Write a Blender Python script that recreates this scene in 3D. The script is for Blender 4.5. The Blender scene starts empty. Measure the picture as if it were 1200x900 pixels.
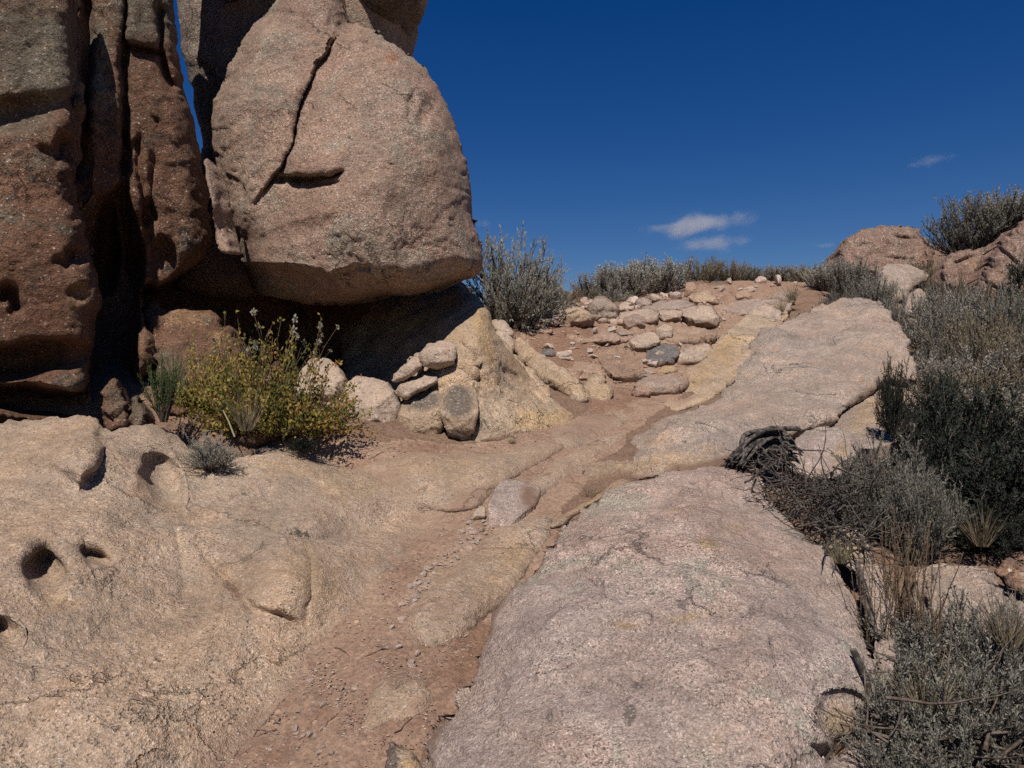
import bpy, math, random
import numpy as np
from mathutils import Vector, Matrix, noise as mnoise

R_ = math.radians
scene = bpy.context.scene
COL = scene.collection

# ------------------------------------------------------------------ camera model (photo measured on a 1200 x 900 sheet)
F, CX, CY, CZ = 870.0, 600.0, 450.0, 1.6
def P(px, py, d):
    px, py, d = np.broadcast_arrays(np.asarray(px, float), np.asarray(py, float), np.asarray(d, float))
    return np.stack([(px-CX)/F*d, d, CZ+(CY-py)/F*d], -1)

# ------------------------------------------------------------------ numeric noise
def _hash(ix, iy, iz, seed):
    h = (ix*374761393 + iy*668265263 + iz*2147483647 + seed*1274126177) & 0xffffffff
    h = ((h ^ (h >> 13))*1274126177) & 0xffffffff
    h = ((h ^ (h >> 16))*2246822519) & 0xffffffff
    return h ^ (h >> 15)
_G = np.array([[1,1,0],[-1,1,0],[1,-1,0],[-1,-1,0],[1,0,1],[-1,0,1],[1,0,-1],[-1,0,-1],
               [0,1,1],[0,-1,1],[0,1,-1],[0,-1,-1],[1,1,0],[-1,1,0],[0,-1,1],[0,-1,-1]], float)
def perlin(p, seed=0):
    p = np.asarray(p, float)
    i = np.floor(p).astype(np.int64); f = p-i
    u = f*f*f*(f*(f*6-15)+10)
    out = np.zeros(len(p))
    for dx in (0, 1):
        for dy in (0, 1):
            for dz in (0, 1):
                g = _G[_hash(i[:,0]+dx, i[:,1]+dy, i[:,2]+dz, seed) & 15]
                d = f-np.array([dx, dy, dz])
                w = (u[:,0] if dx else 1-u[:,0])*(u[:,1] if dy else 1-u[:,1])*(u[:,2] if dz else 1-u[:,2])
                out += w*(g*d).sum(1)
    return out
def fbm(p, scale, octs=5, rough=0.5, seed=0, ridged=False, lac=2.03):
    p = np.asarray(p, float)*scale
    a, tot, out = 1.0, 0.0, np.zeros(len(p))
    for k in range(octs):
        n = perlin(p, seed+k*7)
        if ridged: n = 0.5-2*np.abs(n)
        out += a*n; tot += a; a *= rough; p = p*lac+11.3
    return out/tot
def worley(p, scale, seed=0):
    """F1 and F2-F1 of jittered points."""
    p = np.asarray(p, float)*scale
    i = np.floor(p).astype(np.int64)
    f1 = np.full(len(p), 9.); f2 = np.full(len(p), 9.); cid = np.zeros(len(p))
    for dx in (-1,0,1):
        for dy in (-1,0,1):
            for dz in (-1,0,1):
                c = i+np.array([dx,dy,dz])
                h = _hash(c[:,0], c[:,1], c[:,2], seed)
                q = c+np.stack([(h & 1023)/1023., ((h >> 10) & 1023)/1023., ((h >> 20) & 1023)/1023.], -1)
                d = np.sqrt(((p-q)**2).sum(1))
                m = d < f1
                f2 = np.where(m, f1, np.minimum(f2, d)); cid = np.where(m, ((h >> 5) & 1023)/1023., cid); f1 = np.where(m, d, f1)
    return f1, f2-f1, cid

def smooth(a, b, x):
    t = np.clip((x-a)/(b-a), 0, 1); return t*t*(3-2*t)

# ------------------------------------------------------------------ thin plate spline
class TPS:
    def __init__(s, xy, v, lam=0.0):
        xy = np.asarray(xy, float); v = np.asarray(v, float)
        s.m = xy.mean(0); s.s = max(xy.std(), 1e-6); q = (xy-s.m)/s.s; s.q = q
        n = len(q)
        K = s._k(((q[:,None]-q[None])**2).sum(-1))+lam*np.eye(n)
        Pm = np.hstack([np.ones((n,1)), q])
        A = np.zeros((n+3, n+3)); A[:n,:n] = K; A[:n,n:] = Pm; A[n:,:n] = Pm.T
        b = np.zeros(n+3); b[:n] = v
        s.c = np.linalg.lstsq(A, b, rcond=None)[0]
    @staticmethod
    def _k(r2): return 0.5*r2*np.log(r2+1e-12)
    def __call__(s, xy):
        q = (np.asarray(xy, float)-s.m)/s.s
        out = np.empty(len(q)); n = len(s.q)
        for a in range(0, len(q), 20000):
            b = q[a:a+20000]
            out[a:a+20000] = s._k(((b[:,None]-s.q[None])**2).sum(-1)) @ s.c[:n]+s.c[n]+b @ s.c[n+1:]
        return out

# ------------------------------------------------------------------ object helpers
def tag(o, label=None, cat=None, group=None, kind=None):
    if label: o['label'] = label
    if cat: o['category'] = cat
    if group: o['group'] = group
    if kind: o['kind'] = kind
    return o
def empty(name, loc, rz=0.0):
    o = bpy.data.objects.new(name, None); COL.objects.link(o)
    o.location = loc; o.rotation_euler = (0, 0, rz); o.empty_display_size = 0.1
    return o
def mesh_from(name, V, faces_list, mat, smooth_=True):
    """V (n,3); faces_list: list of int arrays (m,k) of constant k."""
    me = bpy.data.meshes.new(name)
    V = np.asarray(V, np.float32)
    me.vertices.add(len(V)); me.vertices.foreach_set('co', V.ravel())
    nl = sum(f.size for f in faces_list); nf = sum(len(f) for f in faces_list)
    me.loops.add(nl); me.polygons.add(nf)
    idx = np.concatenate([np.asarray(f, np.int32).ravel() for f in faces_list])
    tot = np.concatenate([np.full(len(f), f.shape[1], np.int32) for f in faces_list])
    st = np.concatenate([[0], np.cumsum(tot)[:-1]]).astype(np.int32)
    me.loops.foreach_set('vertex_index', idx)
    me.polygons.foreach_set('loop_start', st)
    me.polygons.foreach_set('use_smooth', np.full(nf, smooth_, bool))
    me.update(calc_edges=True)
    if mat is not None: me.materials.append(mat)
    return me
def link(name, me, parent=None, loc=(0,0,0)):
    o = bpy.data.objects.new(name, me); COL.objects.link(o)
    o.location = loc
    if parent is not None: o.parent = parent
    return o
def vnormals(V, quads):
    a, b, c, d = (V[quads[:,k]] for k in range(4))
    n = np.cross(c-a, d-b)
    N = np.zeros_like(V)
    for k in range(4): np.add.at(N, quads[:,k], n)
    return N/np.maximum(np.linalg.norm(N, axis=1, keepdims=True), 1e-12)
def set_mask(me, M):
    at = me.color_attributes.new('mask', 'FLOAT_COLOR', 'POINT')
    at.data.foreach_set('color', np.asarray(M, np.float32).ravel())

def seg_dist(Q, poly, closed=False):
    """distance of points to a polyline, nearest point, signed side."""
    poly = np.asarray(poly, float)
    A = poly if closed else poly[:-1]
    B = np.roll(poly, -1, 0) if closed else poly[1:]
    best = np.full(len(Q), 1e9); near = np.zeros((len(Q), 2)); side = np.zeros(len(Q)); par = np.zeros(len(Q))
    for k, (a, b) in enumerate(zip(A, B)):
        e = b-a; L2 = max((e*e).sum(), 1e-9)
        t = np.clip(((Q-a) @ e)/L2, 0, 1)
        n = a+t[:,None]*e
        d = np.sqrt(((Q-n)**2).sum(1))
        m = d < best
        best = np.where(m, d, best); near[m] = n[m]
        s = e[0]*(Q[:,1]-a[1])-e[1]*(Q[:,0]-a[0])
        side = np.where(m, np.sign(s), side); par = np.where(m, (k+t)/len(A), par)
    return best, near, side, par
def inside(Q, poly):
    poly = np.asarray(poly, float); c = np.zeros(len(Q), bool)
    x, y = Q[:,0], Q[:,1]
    for (x1, y1), (x2, y2) in zip(poly, np.roll(poly, -1, 0)):
        if y1 == y2: continue
        m = ((y1 > y) != (y2 > y)) & (x < (x2-x1)*(y-y1)/(y2-y1)+x1)
        c ^= m
    return c
def round_poly(poly, its=2, jit=0.0, seed=0, angular=False):
    p = np.asarray(poly, float)
    for _ in range(its):
        q = np.roll(p, -1, 0); w = 0.12 if angular else 0.25
        p = np.stack([p*(1-w)+q*w, p*w+q*(1-w)], 1).reshape(-1, 2)
    if jit:
        # resample and roughen
        q = np.roll(p, -1, 0); L = np.sqrt(((q-p)**2).sum(1))
        out = []
        for a, b, l in zip(p, q, L):
            n = max(1, int(l/max(3, jit*2)))
            for k in range(n): out.append(a+(b-a)*k/n)
        p = np.array(out)
        z = np.c_[p/ (jit*6), np.full(len(p), seed*3.7)]
        p = p+jit*1.6*np.c_[perlin(z, seed)+.5*perlin(z*2.3, seed+5), perlin(z+40, seed+1)+.5*perlin(z*2.3+40, seed+6)]
    return p
# ------------------------------------------------------------------ materials
class NT:
    def __init__(s, name):
        s.m = bpy.data.materials.new(name); s.m.use_nodes = True
        s.t = s.m.node_tree; s.n = s.t.nodes; s.l = s.t.links
        s.b = s.n['Principled BSDF']
    def node(s, ty, **kw):
        n = s.n.new(ty)
        for k, v in kw.items():
            if k in n.inputs.keys() if isinstance(k, str) else False: pass
            setattr(n, k, v)
        return n
    def put(s, sock, v):
        if hasattr(v, 'is_output') or isinstance(v, bpy.types.NodeSocket): s.l.new(v, sock)
        elif isinstance(v, (tuple, list)) and len(v) == 3 and sock.type == 'RGBA': sock.default_value = (*v, 1)
        else: sock.default_value = v
    def math(s, op, a, b=None, c=None, clamp=False):
        n = s.n.new('ShaderNodeMath'); n.operation = op; n.use_clamp = clamp
        s.put(n.inputs[0], a)
        if b is not None: s.put(n.inputs[1], b)
        if c is not None: s.put(n.inputs[2], c)
        return n.outputs[0]
    def mix(s, f, a, b, mode='MIX'):
        n = s.n.new('ShaderNodeMix'); n.data_type = 'RGBA'; n.blend_type = mode; n.clamp_factor = True
        s.put(n.inputs[0], f); s.put(n.inputs[6], a); s.put(n.inputs[7], b)
        return n.outputs[2]
    def step(s, v, a, b, lo=0., hi=1.):
        n = s.n.new('ShaderNodeMapRange'); n.interpolation_type = 'SMOOTHSTEP'
        s.put(n.inputs[0], v); n.inputs[1].default_value = a; n.inputs[2].default_value = b
        n.inputs[3].default_value = lo; n.inputs[4].default_value = hi
        return n.outputs[0]
    def lin(s, v, a, b, lo=0., hi=1.):
        n = s.n.new('ShaderNodeMapRange')
        s.put(n.inputs[0], v); n.inputs[1].default_value = a; n.inputs[2].default_value = b
        n.inputs[3].default_value = lo; n.inputs[4].default_value = hi
        return n.outputs[0]
    def noise(s, co, scale, detail=4, rough=.55, dist=0.):
        n = s.n.new('ShaderNodeTexNoise'); s.l.new(co, n.inputs['Vector'])
        n.inputs['Scale'].default_value = scale; n.inputs['Detail'].default_value = detail
        n.inputs['Roughness'].default_value = rough; n.inputs['Distortion'].default_value = dist
        return n.outputs['Fac']
    def vor(s, co, scale, feature='F1', rnd=1.):
        n = s.n.new('ShaderNodeTexVoronoi'); s.l.new(co, n.inputs['Vector']); n.feature = feature
        n.inputs['Scale'].default_value = scale; n.inputs['Randomness'].default_value = rnd
        return n
    def sep(s, c):
        n = s.n.new('ShaderNodeSeparateColor'); s.l.new(c, n.inputs[0]); return n.outputs
    def co(s, which='Object', scale=None, offset_random=False):
        n = s.n.new('ShaderNodeTexCoord'); o = n.outputs[which]
        if scale:
            m = s.n.new('ShaderNodeMapping'); s.l.new(o, m.inputs[0]); m.inputs['Scale'].default_value = scale; o = m.outputs[0]
        return o
    def attr(s, name):
        n = s.n.new('ShaderNodeAttribute'); n.attribute_name = name; return n.outputs['Color']
    def bump(s, h, dist, strength=1., normal=None):
        n = s.n.new('ShaderNodeBump'); s.put(n.inputs['Height'], h); n.inputs['Distance'].default_value = dist
        n.inputs['Strength'].default_value = strength
        if normal is not None: s.l.new(normal, n.inputs['Normal'])
        return n.outputs[0]

def granite(name, c1, c2, c3, grain=130., gcon=.42, mica=.12, lich=None, lich2=None, tan=(.36,.23,.11), dark=(.05,.045,.042),
            soil=(.20,.12,.08), rough_bump=1., streak=0., info=False, lichamt=.6, l2amt=.66, fleck=.10, mott=1., hair=.55, hscale=2.3):
    t = NT(name); co = t.co('Object')
    big = t.noise(co, .9, 5, .6, .4); mid = t.noise(co, 4.2, 8, .66, .3); fine = t.noise(co, 38., 5, .65)
    med = t.noise(co, 14., 6, .7, .2)
    col = t.mix(t.step(big, .38, .62), c1, c2)
    col = t.mix(t.math('MULTIPLY', t.step(mid, .47, .66), .75*mott), col, c3)
    # weathering tone at several sizes
    k = t.math('MULTIPLY', t.lin(mid, .25, .75, 1-.22*mott, 1+.2*mott), t.lin(med, .25, .75, .82, 1.18))
    k = t.math('MULTIPLY', k, t.lin(fine, .2, .8, .86, 1.14))
    if streak:
        cs = t.co('Object', (9., 9., .7)); st = t.noise(cs, 1., 6, .65, .5)
        k = t.math('MULTIPLY', k, t.lin(st, .3, .7, 1-streak, 1+streak*.55))
    # hairline joints
    wc = t.n.new('ShaderNodeVectorMath'); wc.operation = 'ADD'; t.l.new(co, wc.inputs[0])
    nz = t.n.new('ShaderNodeTexNoise'); t.l.new(co, nz.inputs['Vector']); nz.inputs['Scale'].default_value = 3.2; nz.inputs['Detail'].default_value = 6; nz.inputs['Roughness'].default_value = .62
    sc_ = t.n.new('ShaderNodeVectorMath'); sc_.operation = 'SCALE'; sc_.inputs['Scale'].default_value = .55; t.l.new(nz.outputs['Color'], sc_.inputs[0]); t.l.new(sc_.outputs[0], wc.inputs[1])
    ve = t.vor(wc.outputs[0], hscale, 'DISTANCE_TO_EDGE')
    crk = t.math('MULTIPLY', t.step(ve.outputs['Distance'], .004, .016, 1., 0.), t.step(t.noise(co, 1.7, 3, .5), .52, .60))
    k = t.math('MULTIPLY', k, t.math('SUBTRACT', 1., t.math('MULTIPLY', crk, hair)))
    # tone patches of weathered skin
    pa = t.noise(co, 2.1, 9, .68, .8)
    k = t.math('MULTIPLY', k, t.step(pa, .36, .64, 1-.17*mott, 1+.12*mott))
    # stain channels; on a few rocks the dark one carries painted shade
    M = t.sep(t.attr('mask'))
    jit = t.math('MULTIPLY', t.math('SUBTRACT', mid, .5), 1.3)
    jit2 = t.math('MULTIPLY', t.math('SUBTRACT', med, .5), .7)
    jj = t.math('ADD', jit, jit2)
    def st(ch): return t.step(t.math('ADD', M[ch], t.math('MULTIPLY', jj, t.math('MULTIPLY', t.math('SUBTRACT', 1.15, M[ch]), t.step(M[ch], 0., .25)))), .22, .72)
    col = t.mix(t.math('MULTIPLY', st(0), .7), col, tan)
    if lich:
        ln = t.noise(co, 2.3, 11, .74, .6)
        col = t.mix(t.math('MULTIPLY', t.step(ln, lichamt-.03, lichamt+.05), .75), col, lich)
    if lich2:
        lm = t.noise(co, 6.5, 10, .72, .4)
        col = t.mix(t.math('MULTIPLY', t.step(lm, l2amt-.02, l2amt+.03), .8), col, lich2)
    col = t.mix(t.math('MULTIPLY', st(1), .8), col, dark)
    # crystals
    v = t.vor(co, grain); vc = t.sep(v.outputs['Color'])
    v2 = t.vor(co, grain*2.3); vc2 = t.sep(v2.outputs['Color'])
    cf = t.lin(t.noise(co, 1.9, 6, .65, .6), .34, .66, .35, 1.2)      # grain shows more on fresh rock than on worn or filmed rock
    kc = t.math('MULTIPLY', t.lin(vc[0], 0., 1., 1-gcon, 1+gcon), t.lin(vc2[0], 0., 1., 1-gcon*.6, 1+gcon*.6))
    kc = t.math('MULTIPLY', kc, t.step(vc[1], mica-.02, mica+.02, .38, 1.))
    k = t.math('MULTIPLY', k, t.math('ADD', 1., t.math('MULTIPLY', cf, t.math('SUBTRACT', kc, 1.))))
    col = t.mix(t.math('MULTIPLY', t.step(vc[2], 1-fleck, 1-fleck+.02), .45), col, (.62,.54,.48))
    cc = t.n.new('ShaderNodeCombineColor')
    for q in range(3): t.l.new(k, cc.inputs[q])
    col = t.mix(1., col, cc.outputs[0], 'MULTIPLY')
    if info:
        oi = t.n.new('ShaderNodeObjectInfo'); rv = oi.outputs['Random']
        hs = t.n.new('ShaderNodeHueSaturation'); t.l.new(col, hs.inputs['Color'])
        t.l.new(t.lin(rv, 0, 1, .8, 1.15), hs.inputs['Value'])
        t.l.new(t.lin(t.math('FRACT', t.math('MULTIPLY', rv, 7.31)), 0, 1, .8, 1.15), hs.inputs['Saturation'])
        t.l.new(t.lin(t.math('FRACT', t.math('MULTIPLY', rv, 13.7)), 0, 1, .493, .505), hs.inputs['Hue'])
        col = hs.outputs[0]
    col = t.mix(t.math('MULTIPLY', st(2), .9), col, t.mix(fine, tuple(x*.75 for x in soil), tuple(x*1.2 for x in soil)))
    t.put(t.b.inputs['Base Color'], col)
    t.b.inputs['Roughness'].default_value = .88; t.b.inputs['Specular IOR Level'].default_value = .25
    h = t.math('ADD', t.math('MULTIPLY', med, .030), t.math('MULTIPLY', fine, .014))
    h = t.math('ADD', h, t.math('MULTIPLY', v.outputs['Distance'], .0035))
    h = t.math('ADD', h, t.math('MULTIPLY', vc2[1], .0012))
    h = t.math('SUBTRACT', h, t.math('MULTIPLY', crk, .012))
    t.put(t.b.inputs['Normal'], t.bump(h, .9*rough_bump, 1.))
    return t.m

def soil_mat(name, c1, c2, c3):
    t = NT(name); co = t.co('Object')
    big = t.noise(co, .7, 5, .6, .5); mid = t.noise(co, 5., 8, .68, .4); fine = t.noise(co, 55., 6, .7); gr = t.noise(co, 180., 3, .6)
    col = t.mix(t.step(big, .4, .6), c1, c2)
    col = t.mix(t.math('MULTIPLY', t.step(mid, .46, .64), .8), col, c3)
    M = t.sep(t.attr('mask'))
    # pale exposed rock grit
    col = t.mix(t.math('MULTIPLY', t.step(t.math('ADD', M[0], t.math('SUBTRACT', mid, .5)), .35, .7), .85), col, (.40,.29,.195))
    col = t.mix(t.math('MULTIPLY', t.step(t.math('ADD', M[1], t.math('SUBTRACT', mid, .5)), .35, .7), .85), col, (.225,.132,.088))
    v = t.vor(co, 75.); vc = t.sep(v.outputs['Color']); v3 = t.vor(co, 26.); vc3 = t.sep(v3.outputs['Color'])
    k = t.math('MULTIPLY', t.lin(fine, .25, .75, .72, 1.25), t.lin(gr, .25, .75, .8, 1.2))
    k = t.math('MULTIPLY', k, t.lin(vc[0], 0, 1, .82, 1.18))
    # scattered grit grains lighter / darker
    pe = t.math('MULTIPLY', t.step(vc3[1], .78, .80), t.step(v3.outputs['Distance'], .26, .36, 1., 0.))
    k = t.math('MULTIPLY', k, t.math('ADD', 1., t.math('MULTIPLY', pe, t.lin(vc3[2], 0, 1, -.25, .5))))
    cc = t.n.new('ShaderNodeCombineColor')
    for q in range(3): t.l.new(k, cc.inputs[q])
    col = t.mix(1., col, cc.outputs[0], 'MULTIPLY')
    t.put(t.b.inputs['Base Color'], col); t.b.inputs['Roughness'].default_value = .95; t.b.inputs['Specular IOR Level'].default_value = .15
    h = t.math('ADD', t.math('MULTIPLY', mid, .03), t.math('MULTIPLY', fine, .012))
    h = t.math('ADD', h, t.math('MULTIPLY', pe, .006)); h = t.math('ADD', h, t.math('MULTIPLY', gr, .003))
    t.put(t.b.inputs['Normal'], t.bump(h, 1., 1.))
    return t.m

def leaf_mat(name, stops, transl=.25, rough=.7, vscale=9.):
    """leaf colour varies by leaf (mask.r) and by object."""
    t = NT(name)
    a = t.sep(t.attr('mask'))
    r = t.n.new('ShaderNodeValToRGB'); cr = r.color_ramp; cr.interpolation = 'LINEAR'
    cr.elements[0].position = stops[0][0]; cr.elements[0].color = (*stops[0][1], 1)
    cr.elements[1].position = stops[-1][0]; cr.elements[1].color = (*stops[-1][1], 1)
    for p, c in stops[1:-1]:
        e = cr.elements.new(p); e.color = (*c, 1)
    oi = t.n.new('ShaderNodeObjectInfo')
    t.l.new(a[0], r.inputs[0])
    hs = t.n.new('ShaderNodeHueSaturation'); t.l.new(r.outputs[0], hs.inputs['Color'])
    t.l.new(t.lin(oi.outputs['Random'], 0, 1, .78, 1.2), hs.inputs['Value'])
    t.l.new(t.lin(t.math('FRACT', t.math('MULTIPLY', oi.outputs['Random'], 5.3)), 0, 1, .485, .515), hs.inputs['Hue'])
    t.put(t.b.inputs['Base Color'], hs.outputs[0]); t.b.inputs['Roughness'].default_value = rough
    t.b.inputs['Specular IOR Level'].default_value = .2
    tr = t.n.new('ShaderNodeBsdfTranslucent'); t.l.new(hs.outputs[0], tr.inputs['Color'])
    mx = t.n.new('ShaderNodeMixShader'); mx.inputs[0].default_value = transl
    out = t.n['Material Output']
    t.l.new(t.b.outputs[0], mx.inputs[1]); t.l.new(tr.outputs[0], mx.inputs[2]); t.l.new(mx.outputs[0], out.inputs[0])
    return t.m
def wood_mat(name, c1, c2, sc=30.):
    t = NT(name); co = t.co('Object')
    n = t.noise(co, sc, 6, .65, .6); m = t.noise(co, sc*4, 4, .6)
    col = t.mix(t.step(n, .4, .62), c1, c2)
    t.put(t.b.inputs['Base Color'], col); t.b.inputs['Roughness'].default_value = .85; t.b.inputs['Specular IOR Level'].default_value = .2
    t.put(t.b.inputs['Normal'], t.bump(t.math('ADD', n, t.math('MULTIPLY', m, .5)), .006, 1.))
    return t.m

M = {}
SOIL = (.315,.21,.148)
M['cliff'] = granite('lichened red granite', (.172,.086,.052), (.20,.112,.07), (.125,.07,.045), 110., .34, .10, lich=(.14,.12,.086), lich2=(.058,.052,.042), streak=.30, fleck=.035, lichamt=.585, l2amt=.60, tan=(.33,.20,.11), dark=(.155,.138,.10), rough_bump=1.4)
M['boulder'] = granite('pinkish brown granite', (.335,.215,.155), (.315,.23,.175), (.275,.185,.135), 120., .30, .09, lich=(.235,.20,.15), lich2=(.145,.115,.085), streak=.12, lichamt=.545, l2amt=.63, tan=(.33,.15,.07), dark=(.13,.11,.088), rough_bump=1.1)
M['slab'] = granite('pale speckled granite', (.40,.315,.27), (.405,.29,.235), (.35,.265,.22), 185., .40, .12, lich=(.29,.27,.212), lich2=(.20,.15,.115), lichamt=.565, l2amt=.645, tan=(.35,.245,.13), dark=(.15,.12,.10), rough_bump=.9, fleck=.12, hair=.4, hscale=1.6, mott=1.25)
M['midslab'] = granite('grey buff granite', (.38,.29,.23), (.345,.275,.23), (.36,.25,.18), 150., .32, .10, lich=(.28,.255,.195), lich2=(.17,.13,.10), lichamt=.60, l2amt=.67, tan=(.38,.26,.15), dark=(.13,.11,.095), rough_bump=1.)
M['bank'] = granite('tan worn granite', (.42,.295,.20), (.40,.30,.22), (.36,.24,.155), 150., .26, .055, lich=(.38,.29,.205), lich2=(.29,.20,.13), lichamt=.61, l2amt=.68, tan=(.39,.265,.15), dark=(.18,.115,.075), soil=SOIL, rough_bump=1.1, hair=.28, hscale=1.7)
M['tan'] = granite('yellowish tan granite', (.43,.305,.20), (.40,.305,.215), (.38,.255,.15), 120., .22, .06, lich=(.34,.26,.17), lichamt=.62, tan=(.43,.285,.14), dark=(.10,.085,.075), soil=SOIL, rough_bump=1.)
M['white'] = granite('whitish quartz stone', (.44,.335,.255), (.41,.31,.24), (.36,.25,.175), 100., .16, .05, lich2=(.20,.13,.09), l2amt=.66, dark=(.11,.10,.095), rough_bump=.8)
M['pebble'] = granite('pebble stone', (.44,.33,.26), (.40,.30,.235), (.37,.285,.23), 9., .2, .05, rough_bump=.12, info=True, hair=0.)
M['grey'] = granite('blue grey stone', (.135,.125,.12), (.16,.14,.13), (.105,.10,.10), 120., .22, .08, rough_bump=.6)
M['stone'] = granite('mixed trail stone', (.345,.235,.17), (.32,.215,.158), (.29,.195,.145), 120., .22, .06, rough_bump=.8, info=True, soil=SOIL)
M['hill'] = granite('rosy weathered granite', (.28,.17,.125), (.25,.175,.135), (.20,.13,.095), 60., .3, .12, lich=(.17,.15,.11), lich2=(.09,.075,.06), lichamt=.57, l2amt=.62, tan=(.36,.21,.11), rough_bump=1.5)
M['trail'] = soil_mat('trail dirt', (.335,.228,.162), (.30,.195,.138), (.255,.158,.111))
M['ground'] = soil_mat('hillside soil', (.23,.145,.10), (.20,.13,.09), (.16,.105,.075))
M['sage'] = leaf_mat('silver sage leaf', [(0,(.17,.155,.125)),(.35,(.30,.285,.235)),(.75,(.42,.40,.335)),(1,(.52,.49,.40))], .3)
M['sagedark'] = leaf_mat('dull sage leaf', [(0,(.11,.10,.08)),(.4,(.205,.195,.16)),(.8,(.31,.295,.245)),(1,(.43,.405,.33))], .25)
M['dry'] = leaf_mat('dry straw leaf', [(0,(.14,.11,.065)),(.4,(.23,.19,.11)),(.8,(.31,.26,.16)),(1,(.42,.36,.24))], .25)
M['dark'] = leaf_mat('dark needle', [(0,(.007,.010,.007)),(.5,(.018,.024,.016)),(.85,(.035,.042,.032)),(1,(.085,.09,.075))], .12)
M['gold'] = leaf_mat('yellow green leaf', [(0,(.06,.08,.02)),(.28,(.17,.185,.04)),(.55,(.40,.33,.07)),(.75,(.47,.29,.08)),(1,(.44,.17,.07))], .35)
M['green'] = leaf_mat('green leaf', [(0,(.025,.05,.015)),(.5,(.055,.10,.03)),(1,(.11,.15,.06))], .3)
M['flower'] = leaf_mat('dry white flower', [(0,(.24,.22,.18)),(.5,(.38,.36,.31)),(1,(.50,.48,.43))], .3)
M['twig'] = wood_mat('grey brown twig', (.075,.055,.042), (.16,.13,.105), 40.)
M['twigdark'] = wood_mat('dark dead twig', (.028,.023,.019), (.13,.112,.097), 40.)
M['stalk'] = wood_mat('reddish dry stalk', (.10,.06,.042), (.19,.13,.085), 40.)
M['deadwood'] = wood_mat('weathered dead wood', (.018,.015,.013), (.13,.11,.10), 30.)

t = NT('grit grains'); a_ = t.sep(t.attr('mask')); rp0 = t.n.new('ShaderNodeValToRGB'); t.l.new(a_[0], rp0.inputs[0])
rp0.color_ramp.elements[0].color = (.13,.085,.062,1); rp0.color_ramp.elements[1].color = (.46,.36,.28,1); e_ = rp0.color_ramp.elements.new(.55); e_.color = (.29,.20,.15,1)
t.l.new(rp0.outputs[0], t.b.inputs['Base Color']); t.b.inputs['Roughness'].default_value = .9; M['grit'] = t.m
# ------------------------------------------------------------------ terrain
GP = [  # photo point and its distance along the view axis
 (370,900,2.2),(450,760,2.75),(400,800,2.55),(520,790,2.6),(490,690,3.2),(440,720,3.0),(560,720,3.05),(550,620,3.8),(505,650,3.55),(600,640,3.7),
 (590,570,4.4),(540,590,4.2),(470,560,4.45),(430,540,4.6),(650,510,5.2),(600,525,4.9),(500,525,4.85),(710,470,6.2),(670,490,5.7),(640,560,4.6),(760,440,7.0),(740,400,8.0),
 (690,440,7.0),(640,400,7.6),(610,392,7.7),(700,372,8.9),(660,372,8.9),(800,380,9.0),(620,366,9.2),(740,356,10.2),(850,345,11.2),(930,331,13.4),
 (900,347,11.4),(850,330,12.9),(800,342,11.4),(750,350,10.8),(680,358,10.0),(600,372,8.6),
 (1090,495,6.2),(1200,520,5.6),(1200,400,9.2),(1100,372,10.8),(1030,352,11.2),(1200,690,3.5),(1120,680,3.6),(1200,860,2.6),(1200,960,2.1),(1060,880,2.25),(1060,790,2.75),
 (1050,690,3.5),(1080,600,4.4),(1150,490,6.4),(1120,425,8.4),(1200,470,7.0),(1150,600,4.3),(980,400,9.3),(950,345,11.3),(1000,338,12.0),(1150,322,12.4),(1200,318,12.4),
 (300,514,4.55),(400,524,4.68),(230,470,4.7),(330,470,4.9)]
GW = [  # hidden or out-of-frame ground
 (0,0,0),(1.2,.6,.05),(-1,.6,.12),(0,1.2,.22),(-.6,1.2,.24),(3,0,.15),(-3,0,.6),(0,-4,-.6),(5,-4,-.3),(-5,-4,.3),
 (-2.2,4.4,1.25),(-3.5,5,1.8),(-1.8,5.2,1.5),(-.8,5.6,1.45),(-1.3,6.6,1.7),(-.3,6.6,1.75),
 (-2.2,7.0,1.9),(-3,8.5,2.1),(-1.0,8.2,2.2),(-6,7,2.3),(-8,2,1.6),(-6,12,2.8),(-2,12,2.75),
 (.5,2.5,.42),(.9,3.2,.62),(.3,3.1,.62),(1.2,2.3,.4),(1.0,4.0,.85),(1.6,4.6,.98),(1.4,5.6,1.2),(2.2,6.2,1.4),(2.6,7.4,1.75),
 (0,15,3.2),(3,15.5,3.5),(5,16,3.75),(8,16,4.4),(-4,17,3.0),(10,12,4.6),(12,8,4.6),(9,5,3.2),(8,9,3.9),(5,2,1.2),(10,0,1.6),(0,20,3.1),(6,21,3.5),(12,20,4.3),(-8,20,2.7)]
BANKC = [(0,500,3.95),(100,495,4.1),(180,505,4.25),(250,545,4.12),(330,530,4.45),(400,542,4.62),(460,565,4.38),(520,605,3.98),(500,650,3.54),(440,705,3.07),(380,765,2.74),(320,835,2.43),(255,910,2.12),(200,700,2.85),(100,700,2.62),(0,700,2.5),(0,600,3.05),(200,600,3.45),(330,620,3.52),(400,630,3.53),(150,850,2.2),(0,900,1.95),(320,720,2.84),(390,690,3.08),(270,780,2.56),(200,860,2.23),(440,640,3.5),(-250,700,2.2),(-250,950,1.7),(-250,520,3.5),(230,960,2.0),(100,960,1.9)]
gp = np.array(GP, float); bc = np.array(BANKC, float); bw_ = P(bc[:,0], bc[:,1], bc[:,2]); bw_[:,2] -= np.where(seg_dist(bc[:,:2], [(560,590),(524,612),(486,664),(424,722),(360,792),(296,862),(225,960)])[0] < 190, .05, .42)
gw = np.vstack([P(gp[:,0], gp[:,1], gp[:,2]), np.array(GW, float), bw_])
_tps = TPS(gw[:,:2], gw[:,2], lam=1e-3)
X0, X1, Y0, Y1, GS = -12., 14., -4., 24., .04
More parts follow.
